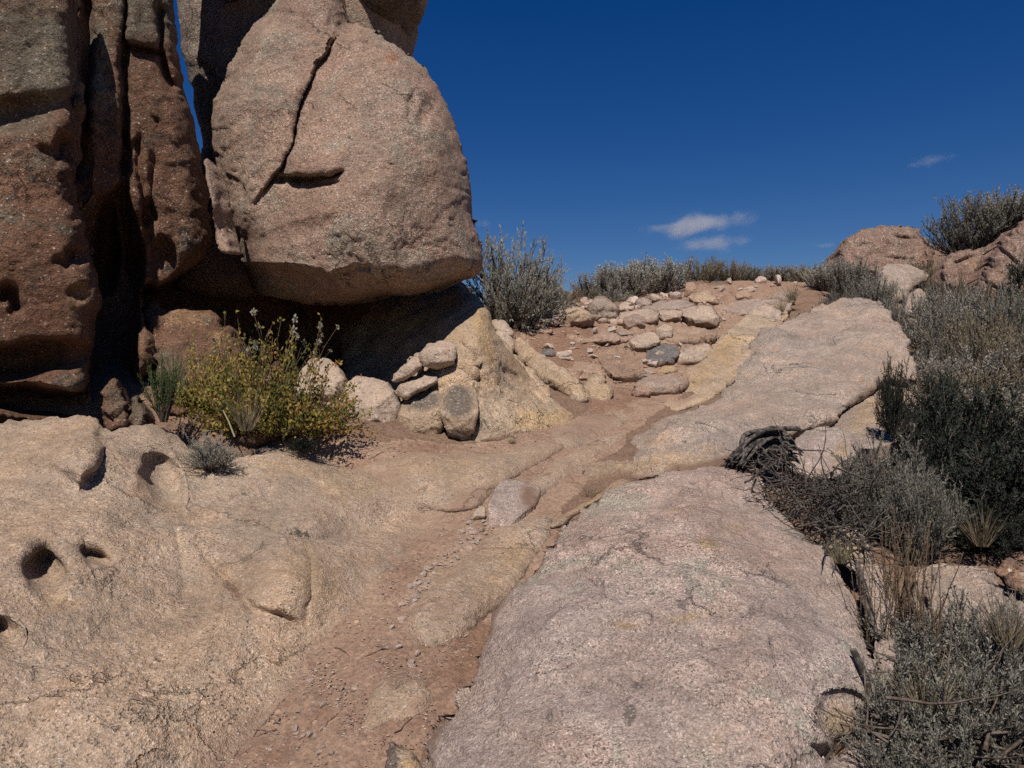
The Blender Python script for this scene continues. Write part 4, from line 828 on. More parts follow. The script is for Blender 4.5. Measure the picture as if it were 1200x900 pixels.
# loose stones and pebbles, each its own object
protos = [stone_mesh('loose_stone', 300+k, 'pebble', 3 if k < 5 else 2, [.5,.65,.75,.45,.6,.7,.55,.8][k], 9+k) for k in range(8)]
rs = random.Random(5)
def strew(n, poly, lo, hi, name, label, group, expo=2.2, sink=.25, avoid=None):
    pts = []; xs = [p[0] for p in poly]; ys = [p[1] for p in poly]; tries = 0
    while len(pts) < n and tries < n*60:
        tries += 1
        q = (rs.uniform(min(xs), max(xs)), rs.uniform(min(ys), max(ys)))
        if inside(np.array([q]), poly)[0]: pts.append(q)
    D = gd([p[0] for p in pts], [p[1] for p in pts])
    for (px, py), d in zip(pts, D):
        if np.isnan(d): continue
        w = P(px, py, d); sz = lo+(hi-lo)*rs.random()**expo
        o = bpy.data.objects.new(name, rs.choice(protos)); COL.objects.link(o)
        o.scale = (sz*rs.uniform(.8, 1.2), sz*rs.uniform(.7, 1.1), sz*rs.uniform(.7, 1.1))
        o.rotation_euler = (rs.uniform(-.3, .3), rs.uniform(-.3, .3), rs.uniform(0, 6.28))
        o.location = (w[0], w[1], float(hgt(w[0], w[1]))-sz*sink)
        tag(o, label, 'stone' if 'stone' in name else 'pebble', group)
strew(120, [(606,400),(640,372),(700,352),(760,345),(800,350),(850,350),(850,380),(800,420),(740,450),(700,440),(650,415)], .025, .11, 'loose_stone', 'angular buff stone lying loose on the upper trail below the crest', 'loose stones on the upper trail')
strew(60, [(610,386),(640,360),(690,350),(760,340),(830,334),(930,326),(934,336),(840,348),(760,362),(690,376),(640,384)], .05, .17, 'crest_stone', 'pale broken stone in the litter along the foot of the crest brush', 'stones along the foot of the crest brush')
strew(150, [(468,712),(476,690),(500,664),(524,640),(548,614),(566,604),(582,616),(560,636),(536,656),(508,684),(486,710)], .008, .028, 'pebble', 'small grey pebble among many in the gully line of the trail', 'pebbles in the gully line', 1.6)
strew(80, [(440,790),(460,730),(500,690),(560,720),(540,770),(510,790),(470,790)], .005, .024, 'pebble', 'small pebble scattered on the lower trail dirt', 'pebbles on the lower trail', 2.)
strew(70, [(270,900),(300,850),(360,790),(420,800),(420,900)], .004, .02, 'rock_chip', 'tiny chip of stone on the trail dirt at the bottom', 'chips on the trail bottom', 2.)
strew(22, [(600,530),(640,514),(640,545),(600,575),(580,590)], .006, .02, 'pebble', 'small pebble in the groove above the grey slab stone', 'pebbles in the upper groove', 2.)
strew(18, [(400,518),(540,520),(530,530),(430,540)], .006, .022, 'pebble', 'little stone on the dirt strip below the pale stones', 'pebbles below the pale stones', 2.)
strew(170, [(606,400),(640,372),(700,352),(760,345),(800,350),(850,350),(850,380),(800,420),(740,450),(700,440),(650,415)], .010, .035, 'stone_fragment', 'small stone fragment in the dirt of the upper trail', 'stone fragments on the upper trail', 1.6)

# dry sticks lying about
for k in range(34):
    px, py = [(rs.uniform(300, 560), rs.uniform(600, 880)), (rs.uniform(620, 880), rs.uniform(345, 430)), (rs.uniform(380, 660), rs.uniform(515, 600))][k % 3]
    d = gd(px, py)[0]
    if np.isnan(d): continue
    w = P(px, py, d); L = rs.uniform(.03, .11); a = rs.uniform(0, 6.28); T_ = []
    dx, dy = math.cos(a)*L/4, math.sin(a)*L/4; q = np.array([w[0], w[1]])
    for m in range(5):
        T_.append([q[0], q[1], float(hgt(q[0], q[1]))+.006]); q = q+np.array([dx, dy])+np.array([rs.gauss(0, .006), rs.gauss(0, .006)])
    STICKS.append(np.array(T_))

# grit: uncountable, one object
def gravel():
    g = np.random.default_rng(3); pts = []
    poly = [(230,905),(300,830),(380,745),(450,680),(500,640),(540,600),(560,575),(430,560),(395,520),(560,522),(650,500),(690,470),(640,420),(605,395),(640,372),(740,350),(930,330),(940,346),(880,380),(830,430),(780,470),(700,520),(640,575),(615,630),(590,690),(560,760),(500,860),(480,905)]
    q = np.c_[g.uniform(230, 940, 60000), g.uniform(330, 905, 60000)]
    q = q[inside(q, poly)]
    dn = fbm(np.c_[q*.02, np.zeros(len(q))], 1., 4, .6, 91)
    keep = g.random(len(q)) < np.clip(.28+2.2*dn, .03, .95); q = q[keep][:9000]
    d = gd(q[:,0], q[:,1]); ok = ~np.isnan(d); q = q[ok]; d = d[ok]
    w = P(q[:,0], q[:,1], d); n = len(w); w[:,2] = hgt(w[:,0], w[:,1])
    r = .0016+.006*g.random(n)**2.6*np.clip(d/3.5, .8, 2.)
    base = np.array([[1,0,0],[0,1,0],[-1,0,0],[0,-1,0],[0,0,.8],[0,0,-.8]], float)
    V = base[None]*(.7+.6*g.random((n,6,1)))*r[:,None,None]*np.array([1,1,.8]); a = g.uniform(0, 6.28, n); c, s_ = np.cos(a)[:,None], np.sin(a)[:,None]
    V = np.stack([V[:,:,0]*c-V[:,:,1]*s_, V[:,:,0]*s_*.8+V[:,:,1]*c*.8, V[:,:,2]], -1)+w[:,None,:]+np.array([0,0,.004])
    f = np.array([[0,1,4],[1,2,4],[2,3,4],[3,0,4],[1,0,5],[2,1,5],[3,2,5],[0,3,5]])
    Fc = (f[None]+6*np.arange(n)[:,None,None]).reshape(-1, 3)
    me = mesh_from('gravel', V.reshape(-1, 3), [Fc], M['grit'], False); k = np.repeat(g.random(n), 6); set_mask(me, np.c_[k, k, k, np.ones(len(k))])
    tag(link('gravel', me), 'fine grit and gravel strewn over the dirt of the trail', 'gravel', kind='stuff')
gravel()
# ------------------------------------------------------------------ plants
class Leaves:
    def __init__(s): s.V = []; s.C = []
    def add(s, base, d, side, L, W, c, fold=.15):
        up = np.cross(side, d)
        m = base+d*L*.5
        s.V += [base, m-side*W*.5+up*W*fold, base+d*L, m+side*W*.5+up*W*fold]; s.C += [c]*4
    def mesh(s, name, mat):
        V = np.array(s.V); n = len(V)//4
        me = mesh_from(name, V, [np.arange(4*n).reshape(n, 4)], mat, False)
        c = np.clip(np.array(s.C), 0, 1); set_mask(me, np.c_[c, c, c, np.ones(len(c))]); return me
class Tubes:
    def __init__(s): s.V = []; s.F = []; s.n = 0
    def add(s, path, r0, r1, sides=4, ridge=None):
        path = np.asarray(path, float); n = len(path)
        tg = np.gradient(path, axis=0); tg /= np.maximum(np.linalg.norm(tg, axis=1, keepdims=True), 1e-9)
        ref = np.array([.31, .17, .93]); 
        u = np.cross(tg, ref); u /= np.maximum(np.linalg.norm(u, axis=1, keepdims=True), 1e-6); v = np.cross(tg, u)
        a = np.arange(sides)/sides*2*math.pi
        r = (r0+(r1-r0)*np.linspace(0, 1, n)) if np.isscalar(r0) else np.asarray(r0)
        rr = r[:,None]*np.ones((1, sides))
        if ridge is not None: rr = rr*ridge(n, sides)
        ring = path[:,None,:]+rr[:,:,None]*(np.cos(a)[None,:,None]*u[:,None,:]+np.sin(a)[None,:,None]*v[:,None,:])
        i, j = np.meshgrid(np.arange(n-1), np.arange(sides), indexing='ij')
        j2 = (j+1) % sides
        f = np.stack([i*sides+j, i*sides+j2, (i+1)*sides+j2, (i+1)*sides+j], -1).reshape(-1, 4)+s.n
        s.V.append(ring.reshape(-1, 3)); s.F.append(f); s.n += n*sides
        cap = np.array([[s.n-sides, s.n-sides+1, s.n-sides+sides//2, s.n-1]])
        s.F.append(cap)
    def mesh(s, name, mat):
        return mesh_from(name, np.vstack(s.V), [np.vstack(s.F)], mat)
def unit(v): return v/max(np.linalg.norm(v), 1e-9)
def rdir(r): return unit(np.array([r.gauss(0,1), r.gauss(0,1), r.gauss(0,1)]))
UP = np.array([0, 0, 1.])
def grow(r, p, d, L, n, upw, jit):
    pts = [p]
    for k in range(n):
        d = unit(d+UP*upw/n+rdir(r)*jit); p = p+d*L/n; pts.append(p)
    return pts, d
def shrub_meshes(name, seed, mains=34, spread=1.0, twigs=9, leaves=16, ll=.045, lw=.010, upw=.7, twl=.3, bare=.35, lm='sage', tm='twig', jit=.22, out=.5, stalks=0, r0=.014, stalkm=None, tall=.15, lower=.0):
    """a bush about one metre tall: woody stems and twigs, and the leaves they carry."""
    r = random.Random(seed); T = Tubes(); Lf = Leaves()
    for i in range(mains):
        az = r.uniform(0, 6.283); ti = spread*math.sqrt(r.random())
        d = np.array([math.cos(az)*math.sin(ti), math.sin(az)*math.sin(ti), math.cos(ti)])
        L = r.uniform(.55, .92)*(1-.12*ti)
        p0 = np.array([math.cos(az), math.sin(az), 0])*r.uniform(0, .10)
        pts, _ = grow(r, p0-UP*.05, d, L, 6, upw*.6, jit)
        T.add(pts, r0*r.uniform(.6, 1.2), r0*.25, 4)
        P_ = np.array(pts)
        for k in range(twigs):
            t = bare+(1-bare)*((k+r.random())/twigs); u = t*(len(pts)-1); a = min(int(u), len(pts)-2)
            q = P_[a]+(P_[a+1]-P_[a])*(u-a); dm = unit(P_[a+1]-P_[a])
            dd = unit(dm*.7+rdir(r)*out+UP*upw*.5)
            tl = twl*r.uniform(.55, 1.15)*(1.15-.4*t)
            tp, _ = grow(r, q, dd, tl, 3, upw*.4, .16)
            T.add(tp, r0*.28, r0*.12, 3)
            tp = np.array(tp)
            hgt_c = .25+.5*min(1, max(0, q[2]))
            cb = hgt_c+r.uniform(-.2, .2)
            for m in range(leaves):
                w = (m+r.random())/leaves; x = w*3; b = min(int(x), 2)
                lp = tp[b]+(tp[b+1]-tp[b])*(x-b); ld = unit(tp[b+1]-tp[b])
                side = unit(np.cross(ld, rdir(r)))
                d3 = unit(ld*.75+side*r.uniform(.3, 1.)+UP*.1)
                sd = unit(np.cross(d3, rdir(r)))
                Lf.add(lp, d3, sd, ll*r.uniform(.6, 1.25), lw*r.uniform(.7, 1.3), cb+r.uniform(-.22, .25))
        if stalks and i < stalks:
            q = P_[-1]; dd = unit(np.array([r.gauss(0, .16), r.gauss(0, .16), 1.]))
            sp, _ = grow(r, q-UP*.1, dd, tall*r.uniform(.6, 1.3)+.1, 4, .2, .05)
            T.add(sp, r0*.22, r0*.1, 3)
            sp = np.array(sp)
            for m in range(14):
                w = .3+.7*(m+r.random())/14; x = w*4; b = min(int(x), 3); lp = sp[b]+(sp[b+1]-sp[b])*(x-b)
                d3 = unit(unit(sp[b+1]-sp[b])+rdir(r)*.5)
                Lf.add(lp, d3, unit(np.cross(d3, rdir(r))), ll*.5, lw*.8, .8+r.uniform(-.2, .2))
    return T.mesh(name+'_branches', M[tm]), Lf.mesh(name+'_foliage', M[lm])
def grass_mesh(name, seed, n=120, h=1., spread=.35, w=.012, mat='dry', droop=.5):
    r = random.Random(seed); V = []; Fc = []; C = []
    for i in range(n):
        az = r.uniform(0, 6.283); b = np.array([math.cos(az), math.sin(az), 0])*r.uniform(0, .12)
        d = unit(np.array([math.cos(az)*spread*r.random()*1.6, math.sin(az)*spread*r.random()*1.6, 1.])); L = h*r.uniform(.45, 1.05)
        side = unit(np.cross(d, rdir(r))); p = b; c = r.random(); n0 = len(V)
        for k in range(5):
            ww = w*(1-k/4.6); V += [p-side*ww*.5, p+side*ww*.5]; C += [c, c]
            p = p+d*L/4; d = unit(d-UP*droop*.18*k*r.random()+rdir(r)*.06)
        for k in range(4): Fc.append([n0+2*k, n0+2*k+1, n0+2*k+3, n0+2*k+2])
    me = mesh_from(name, np.array(V), [np.array(Fc)], M[mat], False); c = np.array(C); set_mask(me, np.c_[c, c, c, np.ones(len(c))]); return me

KIND = {
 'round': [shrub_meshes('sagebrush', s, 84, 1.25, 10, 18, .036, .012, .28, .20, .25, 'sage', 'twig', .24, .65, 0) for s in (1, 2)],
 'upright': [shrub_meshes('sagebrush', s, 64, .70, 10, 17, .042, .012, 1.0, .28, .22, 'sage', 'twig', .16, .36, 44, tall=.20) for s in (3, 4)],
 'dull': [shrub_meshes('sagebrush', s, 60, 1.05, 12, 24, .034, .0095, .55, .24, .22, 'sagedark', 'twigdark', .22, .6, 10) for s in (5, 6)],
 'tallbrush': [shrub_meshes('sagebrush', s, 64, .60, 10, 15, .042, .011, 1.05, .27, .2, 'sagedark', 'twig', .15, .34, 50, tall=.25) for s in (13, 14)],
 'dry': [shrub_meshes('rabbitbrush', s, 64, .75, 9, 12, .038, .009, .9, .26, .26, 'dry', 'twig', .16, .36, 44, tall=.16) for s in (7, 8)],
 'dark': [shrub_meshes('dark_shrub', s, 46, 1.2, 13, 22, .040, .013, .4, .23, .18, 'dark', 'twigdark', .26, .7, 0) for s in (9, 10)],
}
GRASS = [grass_mesh('grass_tuft', s, 120, 1., .45, .014) for s in (1, 2)]
BND = {}
def bounds_of(fo):
    if fo.name not in BND:
        co = np.empty(len(fo.vertices)*3); fo.vertices.foreach_get('co', co); co = co.reshape(-1, 3)
        BND[fo.name] = (np.percentile(co[:,2], 98), 2*np.percentile(np.abs(co[:,:2]), 97))
    return BND[fo.name]
def put_thing(name, label, cat, group, loc, sc, rz, kids):
    e = empty(name, loc, rz); e.scale = sc; tag(e, label, cat, group)
    for nm, me in kids: link(nm, me, e)
    return e
rp_ = random.Random(12)
def shrub(kind, px, top, d, wpx, label, group=None, name=None, cat=None, base=None):
    x = (px-CX)/F*d; zg = float(hgt(x, d)) if base is None else CZ+(CY-base)/F*d
    zt = CZ+(CY-top)/F*d; h = max(.1, (zt-zg)); w = wpx/F*d
    br, fo = rp_.choice(KIND[kind]) if kind in KIND else (None, None)
    nm = name or {'round': 'sagebrush', 'upright': 'sagebrush', 'dull': 'sagebrush', 'tallbrush': 'sagebrush', 'dry': 'rabbitbrush', 'dark': 'dark_shrub'}[kind]
    bz, bw = bounds_of(fo); hh = h/bz; nat = bw
    return put_thing(nm, label, cat or 'shrub', group, (x, d, zg-(.12 if d > 9.5 and base is None else .02)), (w/nat, w/nat, hh), rp_.uniform(0, 6.28), [('branches', br), ('foliage', fo)])
CG = 'brush along the crest'
shrub('round', 602, 284, 8.0, 108, 'large silver sagebrush standing right of the balanced boulder', None, base=392)
shrub('round', 634, 312, 8.6, 54, 'smaller sagebrush peeking out behind the large one by the boulder', None)
shrub('dry', 655, 328, 9.9, 44, 'thin straw-green bush just right of the large sagebrush by the boulder', CG)
shrub('dry', 682, 330, 10.4, 40, 'low greenish bush left of the broad silver crest sagebrush', CG)
shrub('upright', 702, 312, 10.6, 50, 'silver sagebrush at the left end of the crest row', CG)
shrub('upright', 730, 304, 10.9, 62, 'broad silver sagebrush in the middle of the crest row', CG)
shrub('round', 716, 326, 10.3, 50, 'dark-hearted low sagebrush over the rounded buff stone', CG)
shrub('upright', 768, 297, 11.3, 62, 'tallest silver sagebrush of the crest row, under the cloud', CG)
shrub('upright', 790, 318, 11.8, 40, 'small sagebrush beside the upright pink stone', CG)
shrub('dry', 822, 297, 12.6, 56, 'brownish rabbitbrush right of the tallest crest sagebrush', CG)
shrub('dry', 852, 299, 12.9, 50, 'second brownish rabbitbrush on the crest', CG)
shrub('dull', 872, 306, 13.3, 44, 'grey-green bush at the right end of the brownish crest brush', CG)
shrub('upright', 897, 306, 13.6, 40, 'low grey-green bush at the head of the path', CG)
shrub('dull', 920, 308, 13.8, 40, 'small dark-green bush right of the path head', CG)
shrub('dry', 945, 304, 13.2, 40, 'rusty-tinted bush where the path meets the right slope', CG)
for px, tp, d, w, k, lab in ((968,303,11.6,50,'upright','grey sagebrush directly above the tip of the middle slab'),(996,299,11.0,54,'upright','green-grey sagebrush in front of the rosy skyline boulder'),(1022,318,10.6,46,'upright','sagebrush at the foot of the pale rounded boulder'),
    (1046,338,9.6,46,'dull','dark low sagebrush behind the right edge of the middle slab'),(984,330,10.3,40,'dull','low sagebrush touching the tip of the middle slab'),(1086,300,11.6,32,'dry','brown dry bush between the rosy boulder and the split pink one'),(1098,312,11.2,26,'dry','olive dry bush beside the split pink boulder')):
    shrub(k, px, tp, d, w, lab, 'bushes at the top of the right slope')
shrub('dull', 1135, 236, 11.9, 84, 'dark sagebrush on top of the brown ledged boulder', None, base=300)
shrub('upright', 1172, 228, 11.8, 70, 'spiky sagebrush on the skyline above the far right boulder', None, base=285)
shrub('upright', 1205, 232, 11.6, 60, 'sagebrush cut by the picture edge at the top right', None, base=270)
# tall brush of the right slope: rows from far to near
def shrubh(kind, px, d, h, wm, label, group=None):
    x = (px-CX)/F*d; zg = float(hgt(x, d)); top = CY-(zg+h-CZ)/d*F
    return shrub(kind, px, top, d, wm*F/d, label, group)
rows = [(10.2, range(1098, 1236, 26)), (9.3, range(1092, 1240, 29)), (8.4, range(1098, 1244, 31)), (7.6, range(1108, 1250, 34)), (6.9, range(1120, 1256, 37)), (6.3, range(1128, 1260, 40)), (5.7, range(1150, 1270, 44))]
for d, xs in rows:
    for px in xs:
        k = rp_.choice(['tallbrush', 'tallbrush', 'upright', 'dry', 'dry', 'dull', 'dull', 'round', 'dark'])
        shrubh(k, px+rp_.uniform(-9, 9), d+rp_.uniform(-.35, .35), rp_.uniform(.35, .95), rp_.uniform(.45, .9), 'grey-green, straw or dark brush packed among its like on the right slope', 'tall brush of the right slope')
for px, tp, d, w, lab in ((1096,446,5.5,84,'dark shrub with a conifer-like tip against the middle slab'),(1130,456,5.2,124,'dense blackish shrub in the middle of the right slope'),(1170,474,5.0,130,'dense dark shrub at the right edge of the picture'),(1130,512,4.45,140,'blackish shrub under the dense one, above the pinkish rock'),(1190,530,4.2,150,'dark shrub at the right edge, above the salmon stone'),(1078,490,5.0,84,'low dark shrub right of the pale flat-topped boulder'),(1150,570,3.9,130,'low blackish shrub directly behind the pinkish rock')):
    shrub('dark', px, tp, d, w, lab)
shrub('dull', 1040, 525, 4.05, 120, 'grey-green sagebrush leaning over the dead twigs beside the front slab')
shrub('dull', 1000, 560, 3.95, 74, 'low sagebrush mixed with the dead twigs at the slab edge')
shrub('dull', 1078, 556, 3.75, 80, 'grey sagebrush left of the blackish shrub, above the dry stalks')
for px, tp, d, w, lab in ((1085,725,2.8,150,'grey sagebrush left of the lower right corner'),(1150,708,2.75,150,'blue-grey sagebrush at the lower right, under the pinkish rock'),(1210,715,2.7,150,'dark sagebrush at the lower right picture edge'),(1068,790,2.4,120,'low sagebrush hiding the flank of the front slab'),(1125,770,2.3,190,'dim sagebrush at the bottom, second from the corner'),(1195,790,2.2,190,'sagebrush filling the bottom right corner'),(1090,860,2.0,150,'dim sagebrush cut by the bottom edge right of the flat stone')):
    shrub('dull', px, tp, d, w, lab)
for k in range(22):      # the brush goes on past the edge of the picture
    d_ = 3.0+6.5*rp_.random(); px_ = rp_.uniform(1270, 1640)
    shrubh(rp_.choice(['tallbrush', 'upright', 'dry', 'dull', 'round']), px_, d_, rp_.uniform(.4, .85), rp_.uniform(.6, 1.), 'grey-green, straw or dark brush packed among its like on the right slope', 'tall brush of the right slope')
# dry stalk plants
def stalk_mesh(seed):
    r = random.Random(seed); T = Tubes(); Lf = Leaves()
    for i in range(16):
        p, _ = grow(r, np.array([r.gauss(0,.07), r.gauss(0,.07), 0]), unit(np.array([r.gauss(0,.26), r.gauss(0,.26), 1])), r.uniform(.45, 1.02), 6, .15, .09)
        T.add(p, .007, .003, 4); p = np.array(p)
        for m in range(34):
            w = .25+.75*r.random(); x = w*6; b = min(int(x), 5); q = p[b]+(p[b+1]-p[b])*(x-b); d3 = unit(UP*.8+rdir(r)*.7)
            Lf.add(q, d3, unit(np.cross(d3, rdir(r))), .035*r.uniform(.5, 1.2), .009, r.random()*.6)
    return T.mesh('stalks', M['stalk']), Lf.mesh('dry_leaves', M['dry'])
stk = [stalk_mesh(s) for s in (1, 2)]
for k, (px, tp, d, lab) in enumerate(((1042,590,3.05,'reddish dry stalks rising beside the front slab'),(1062,610,2.95,'brown dry stalks between the front slab and the pinkish rock'),(1100,640,2.75,'thin dry stalks in front of the pinkish rock'),(1028,640,2.85,'short dry stalks at the right flank of the front slab'))):
    x = (px-CX)/F*d; zg = float(hgt(x, d)); h = CZ+(CY-tp)/F*d-zg
    put_thing('dry_stalk_plant', lab, 'dry plant', 'dry stalks by the front slab', (x, d, zg), (h*.8, h*.8, h), k*1.7, [('stalks', stk[k % 2][0]), ('dry_leaves', stk[k % 2][1])])
# yellow flowering bush
def gold_mesh(seed):
    r = random.Random(seed); T = Tubes(); Lf = Leaves(); heads = []
    for i in range(190):
        az = r.uniform(0, 6.283); rad = math.sqrt(r.random()); p0 = np.array([math.cos(az)*rad*.34, math.sin(az)*rad*.2, -.03])
        d = unit(np.array([math.cos(az)*rad*1.5, math.sin(az)*rad*.8-.1, .55+.6*(1-rad)]))
        pts, _ = grow(r, p0, d, r.uniform(.25, .62)*(1.12-.35*rad), 5, .0, .26); T.add(pts, .0035, .0018, 3); pts = np.array(pts)
        cb = r.uniform(.05, .72)
        for m in range(44):
            w = .05+.95*r.random(); x = w*5; b = min(int(x), 4); q = pts[b]+(pts[b+1]-pts[b])*(x-b)
            q = q+rdir(r)*r.uniform(.0, .045); d3 = unit(rdir(r)+UP*.4)
            Lf.add(q, d3, unit(np.cross(d3, rdir(r))), r.uniform(.019, .035), r.uniform(.013, .024), cb+r.gauss(0, .11)+.1*min(1,max(0,q[2])), .1)
    for i in range(30):
        az = r.uniform(0, 6.283); rad = .5*math.sqrt(r.random())
        p0 = np.array([math.cos(az)*rad*.8+.06, math.sin(az)*rad*.4, .25]); d = unit(np.array([math.cos(az)*.9*rad+r.gauss(.2,.3), r.gauss(0,.25), .9]))
        pts, dd = grow(r, p0, d, r.uniform(.18, .42), 5, .0, .2); T.add(pts, .0022, .0014, 3); q = pts[-1]; big = r.uniform(.5, 1.25)
        if r.random() < .55:
            Fl = Leaves(); heads.append(Fl)
            for m in range(26):
                a = rdir(r); Fl.add(q+a*.006*big, a, unit(np.cross(a, rdir(r))), r.uniform(.012, .024)*big, .011*big, r.random(), .0)
        for m in range(9):
            b = r.randint(1, 5); a = unit(rdir(r)); Lf.add(pts[b]+rdir(r)*.01, a, unit(np.cross(a, rdir(r))), .026, .018, .3+r.random()*.3)
    return T.mesh('stems', M['stalk']), Lf.mesh('leaves', M['gold']), [h_.mesh('flower_head', M['flower']) for h_ in heads]
g1 = gold_mesh(4); g2 = gold_mesh(5)
def goldb(px, base, d, wpx, hpx, g, lab, fl=True):
    q = P(px, base, d); k = [('stems', g[0]), ('leaves', g[1])]+[('flower_head', h_) for h_ in (g[2] if fl else [])]
    bz, bw = bounds_of(g[1])
    put_thing('flowering_bush', lab, 'bush', None, tuple(q), (wpx/F*d/bw, wpx/F*d/bw, hpx/F*d/bz), 0, k)
goldb(318, 502, 4.64, 160, 92, g1, 'yellow-green bush with pale round flower heads on the ledge before the cave')
goldb(256, 484, 4.72, 92, 70, g2, 'left part-yellow bush with orange leaves leaning on the shelf rock')
def small_bush(name, lab, px, base, d, wpx, hpx, kind, mat=None):
    q = P(px, base, d); br, fo = KIND[kind][0]
    e = put_thing(name, lab, 'plant', None, tuple(q), (wpx/F*d/bounds_of(fo)[1], wpx/F*d/bounds_of(fo)[1], hpx/F*d/bounds_of(fo)[0]), px, [('branches', br), ('foliage', fo)])
    return e
gb = shrub_meshes('green_plant', 15, 30, .8, 8, 10, .06, .022, .8, .25, .2, 'green', 'twig', .2, .4)
KIND['green'] = [gb]
small_bush('green_plant', 'small bright green plant at the dark foot of the reddish pillar', 192, 490, 4.3, 34, 62, 'green')
small_bush('sage_sprig', 'low blue-grey sage mat on the top edge of the bank', 246, 548, 4.05, 58, 34, 'round')
small_bush('weed', 'tiny dark weed growing on the face of the bank', 345, 632, 3.42, 26, 12, 'dull')
small_bush('weed', 'dark leafless weed below the yellow bush', 358, 528, 4.5, 40, 14, 'dark')
small_bush('dark_shrub', 'small upright sprig with a pointed tip before the black crack', 1047, 506, 4.95, 34, 76, 'dark')
for k, (px, base, d, wpx, hpx, lab) in enumerate(((928,352,10.4,34,26,'pale dry grass tuft beside the ledge stone at the slab top'),(915,366,9.6,26,22,'short dry grass tuft in the notch at the slab edge'),(290,505,4.3,60,60,'straw grass tuft at the left foot of the yellow bush'),(205,450,4.6,50,50,'straw grass tuft on the shelf rock'),(690,585,4.35,40,18,'flattened dry grass on the bedrock lip'),(1180,760,2.6,90,70,'straw grass tuft at the right edge by the lower sagebrush'),(1150,640,3.6,60,50,'dry grass tuft above the salmon stone'),(985,660,3.2,44,34,'pale grass tuft under the dead twigs by the front slab'),(1085,840,2.3,110,80,'dry grass tuft in the lower right brush'),(660,366,9.1,20,16,'little grass tuft by the pointed tan stone'),(600,520,5.0,20,10,'wisp of dry grass on the ledge'))):
    q = P(px, base, d); o = link('grass_tuft', GRASS[k % 2], None, tuple(q)); o.scale = (wpx/F*d, wpx/F*d, hpx/F*d); o.rotation_euler = (0, 0, k*1.3); tag(o, lab, 'grass tuft', 'dry grass tufts')
# long pale straw
T = Tubes(); T.add([P(275,512,4.3), P(268,494,4.32), P(260,478,4.36), P(252,462,4.4)], .006, .003, 5)
o = link('straw_stem', T.mesh('straw_stem', M['dry'])); set_mask(o.data, np.tile([.9,.9,.9,1], (len(o.data.vertices), 1))); tag(o, 'single pale straw stem leaning across the foot of the yellow bush', 'straw')
# weathered stump
def stump():
    r = random.Random(8); T = Tubes(); Rt = Tubes()
    def bend(pts, k=5): 
        p = np.array(pts, float)
        for _ in range(2):
            p = np.vstack([p[:1], np.stack([p[:-1]*.75+p[1:]*.25, p[:-1]*.25+p[1:]*.75], 1).reshape(-1, 3), p[-1:]])
        return p
    rg = lambda s: (lambda n, m: 1+.28*np.sin(np.arange(m)[None,:]*2.1+np.arange(n)[:,None]*.22+s)+.12*np.sin(np.arange(m)[None,:]*4.7+s*3))
    for k in range(52):
        a = k/51.; o2 = r.uniform(-.14, .08)
        sx, sy = 847+r.uniform(0, 26), 546-r.uniform(0, 1)*16*a+r.uniform(-3, 5)
        mx, my = 876+r.uniform(-10, 12), 512+34*a+r.uniform(-5, 5)
        ex, ey = 912+r.uniform(-8, 22), 504+46*a+r.uniform(-5, 5)
        path = bend([P(sx, sy, 4.40+o2), P((sx+mx)/2+r.uniform(-4, 4), (sy+my)/2+r.uniform(-6, 5), 4.48+o2), P(mx, my, 4.55+o2), P((mx+ex)/2, (my+ey)/2+r.uniform(-6, 3), 4.6+o2), P(ex, ey, 4.62+o2), P(ex+r.uniform(2, 10), ey+r.uniform(3, 14), 4.6+o2)])
        T.add(path, np.interp(np.linspace(0, 1, len(path)), [0, .25, .5, .8, 1], [.003, .011, .016, .013, .003])*r.uniform(.4, 1.15), 0, 9, rg(k))
    for k in range(34):
        x0, y0 = r.uniform(862, 930), r.uniform(520, 552)
        path = bend([P(x0, y0, 4.46), P(x0+r.uniform(-14, 22), y0+r.uniform(0, 16), 4.38+r.uniform(-.08, .08)), P(x0+r.uniform(-20, 44), y0+r.uniform(4, 30), 4.32+r.uniform(-.1, .1))])
        Rt.add(path, .008*r.uniform(.35, 1.2), .002, 6)
    c = P(892, 548, 4.5)
    e = empty('dead_stump', tuple(c)); tag(e, 'gnarled black weathered stump twisted between the two granite slabs', 'stump')
    for nm, tt in (('wood_body', T), ('roots', Rt)):
        me = tt.mesh(nm, M['deadwood']); o = link(nm, me, e); 
        co = np.empty(len(me.vertices)*3); me.vertices.foreach_get('co', co); me.vertices.foreach_set('co', (co.reshape(-1,3)-c).ravel())
stump()
def twig_heap(name, lab, cat, c, n, ext, seed, rr=.004, drop=.3, mat='twigdark'):
    r = random.Random(seed); T = Tubes(); c = np.array(c)
    for k in range(n):
        p = np.array([r.gauss(0, ext[0]), r.gauss(0, ext[1]), abs(r.gauss(0, ext[2]))]); d = unit(np.array([r.gauss(0, 1), r.gauss(0, 1), r.gauss(-drop*.4, .6)]))
        pts, _ = grow(r, p, d, r.uniform(.12, .42), 6, -drop*.5, .22); T.add(pts, rr*r.uniform(.5, 1.6), rr*.3, 4)
    o = link(name, T.mesh(name, M[mat]), None, tuple(c)); tag(o, lab, cat); return o
q = P(955, 590, 3.95); twig_heap('dead_shrub', 'tangle of dead dark twigs spilling over the top edge of the front slab', 'dead shrub', (q[0], q[1], q[2]-.02), 230, (.14, .15, .08), 3)
q = P(985, 630, 3.55); twig_heap('dead_shrub', 'thin dead twigs hanging down the slab edge below the tangle', 'dead shrub', (q[0], q[1], q[2]-.02), 80, (.09, .10, .05), 4)
q = P(1150, 870, 2.2); twig_heap('dead_shrub', 'grey dead branches low in the bottom right brush', 'dead shrub', tuple(q), 90, (.16, .12, .06), 6, .005, 0., 'twig')
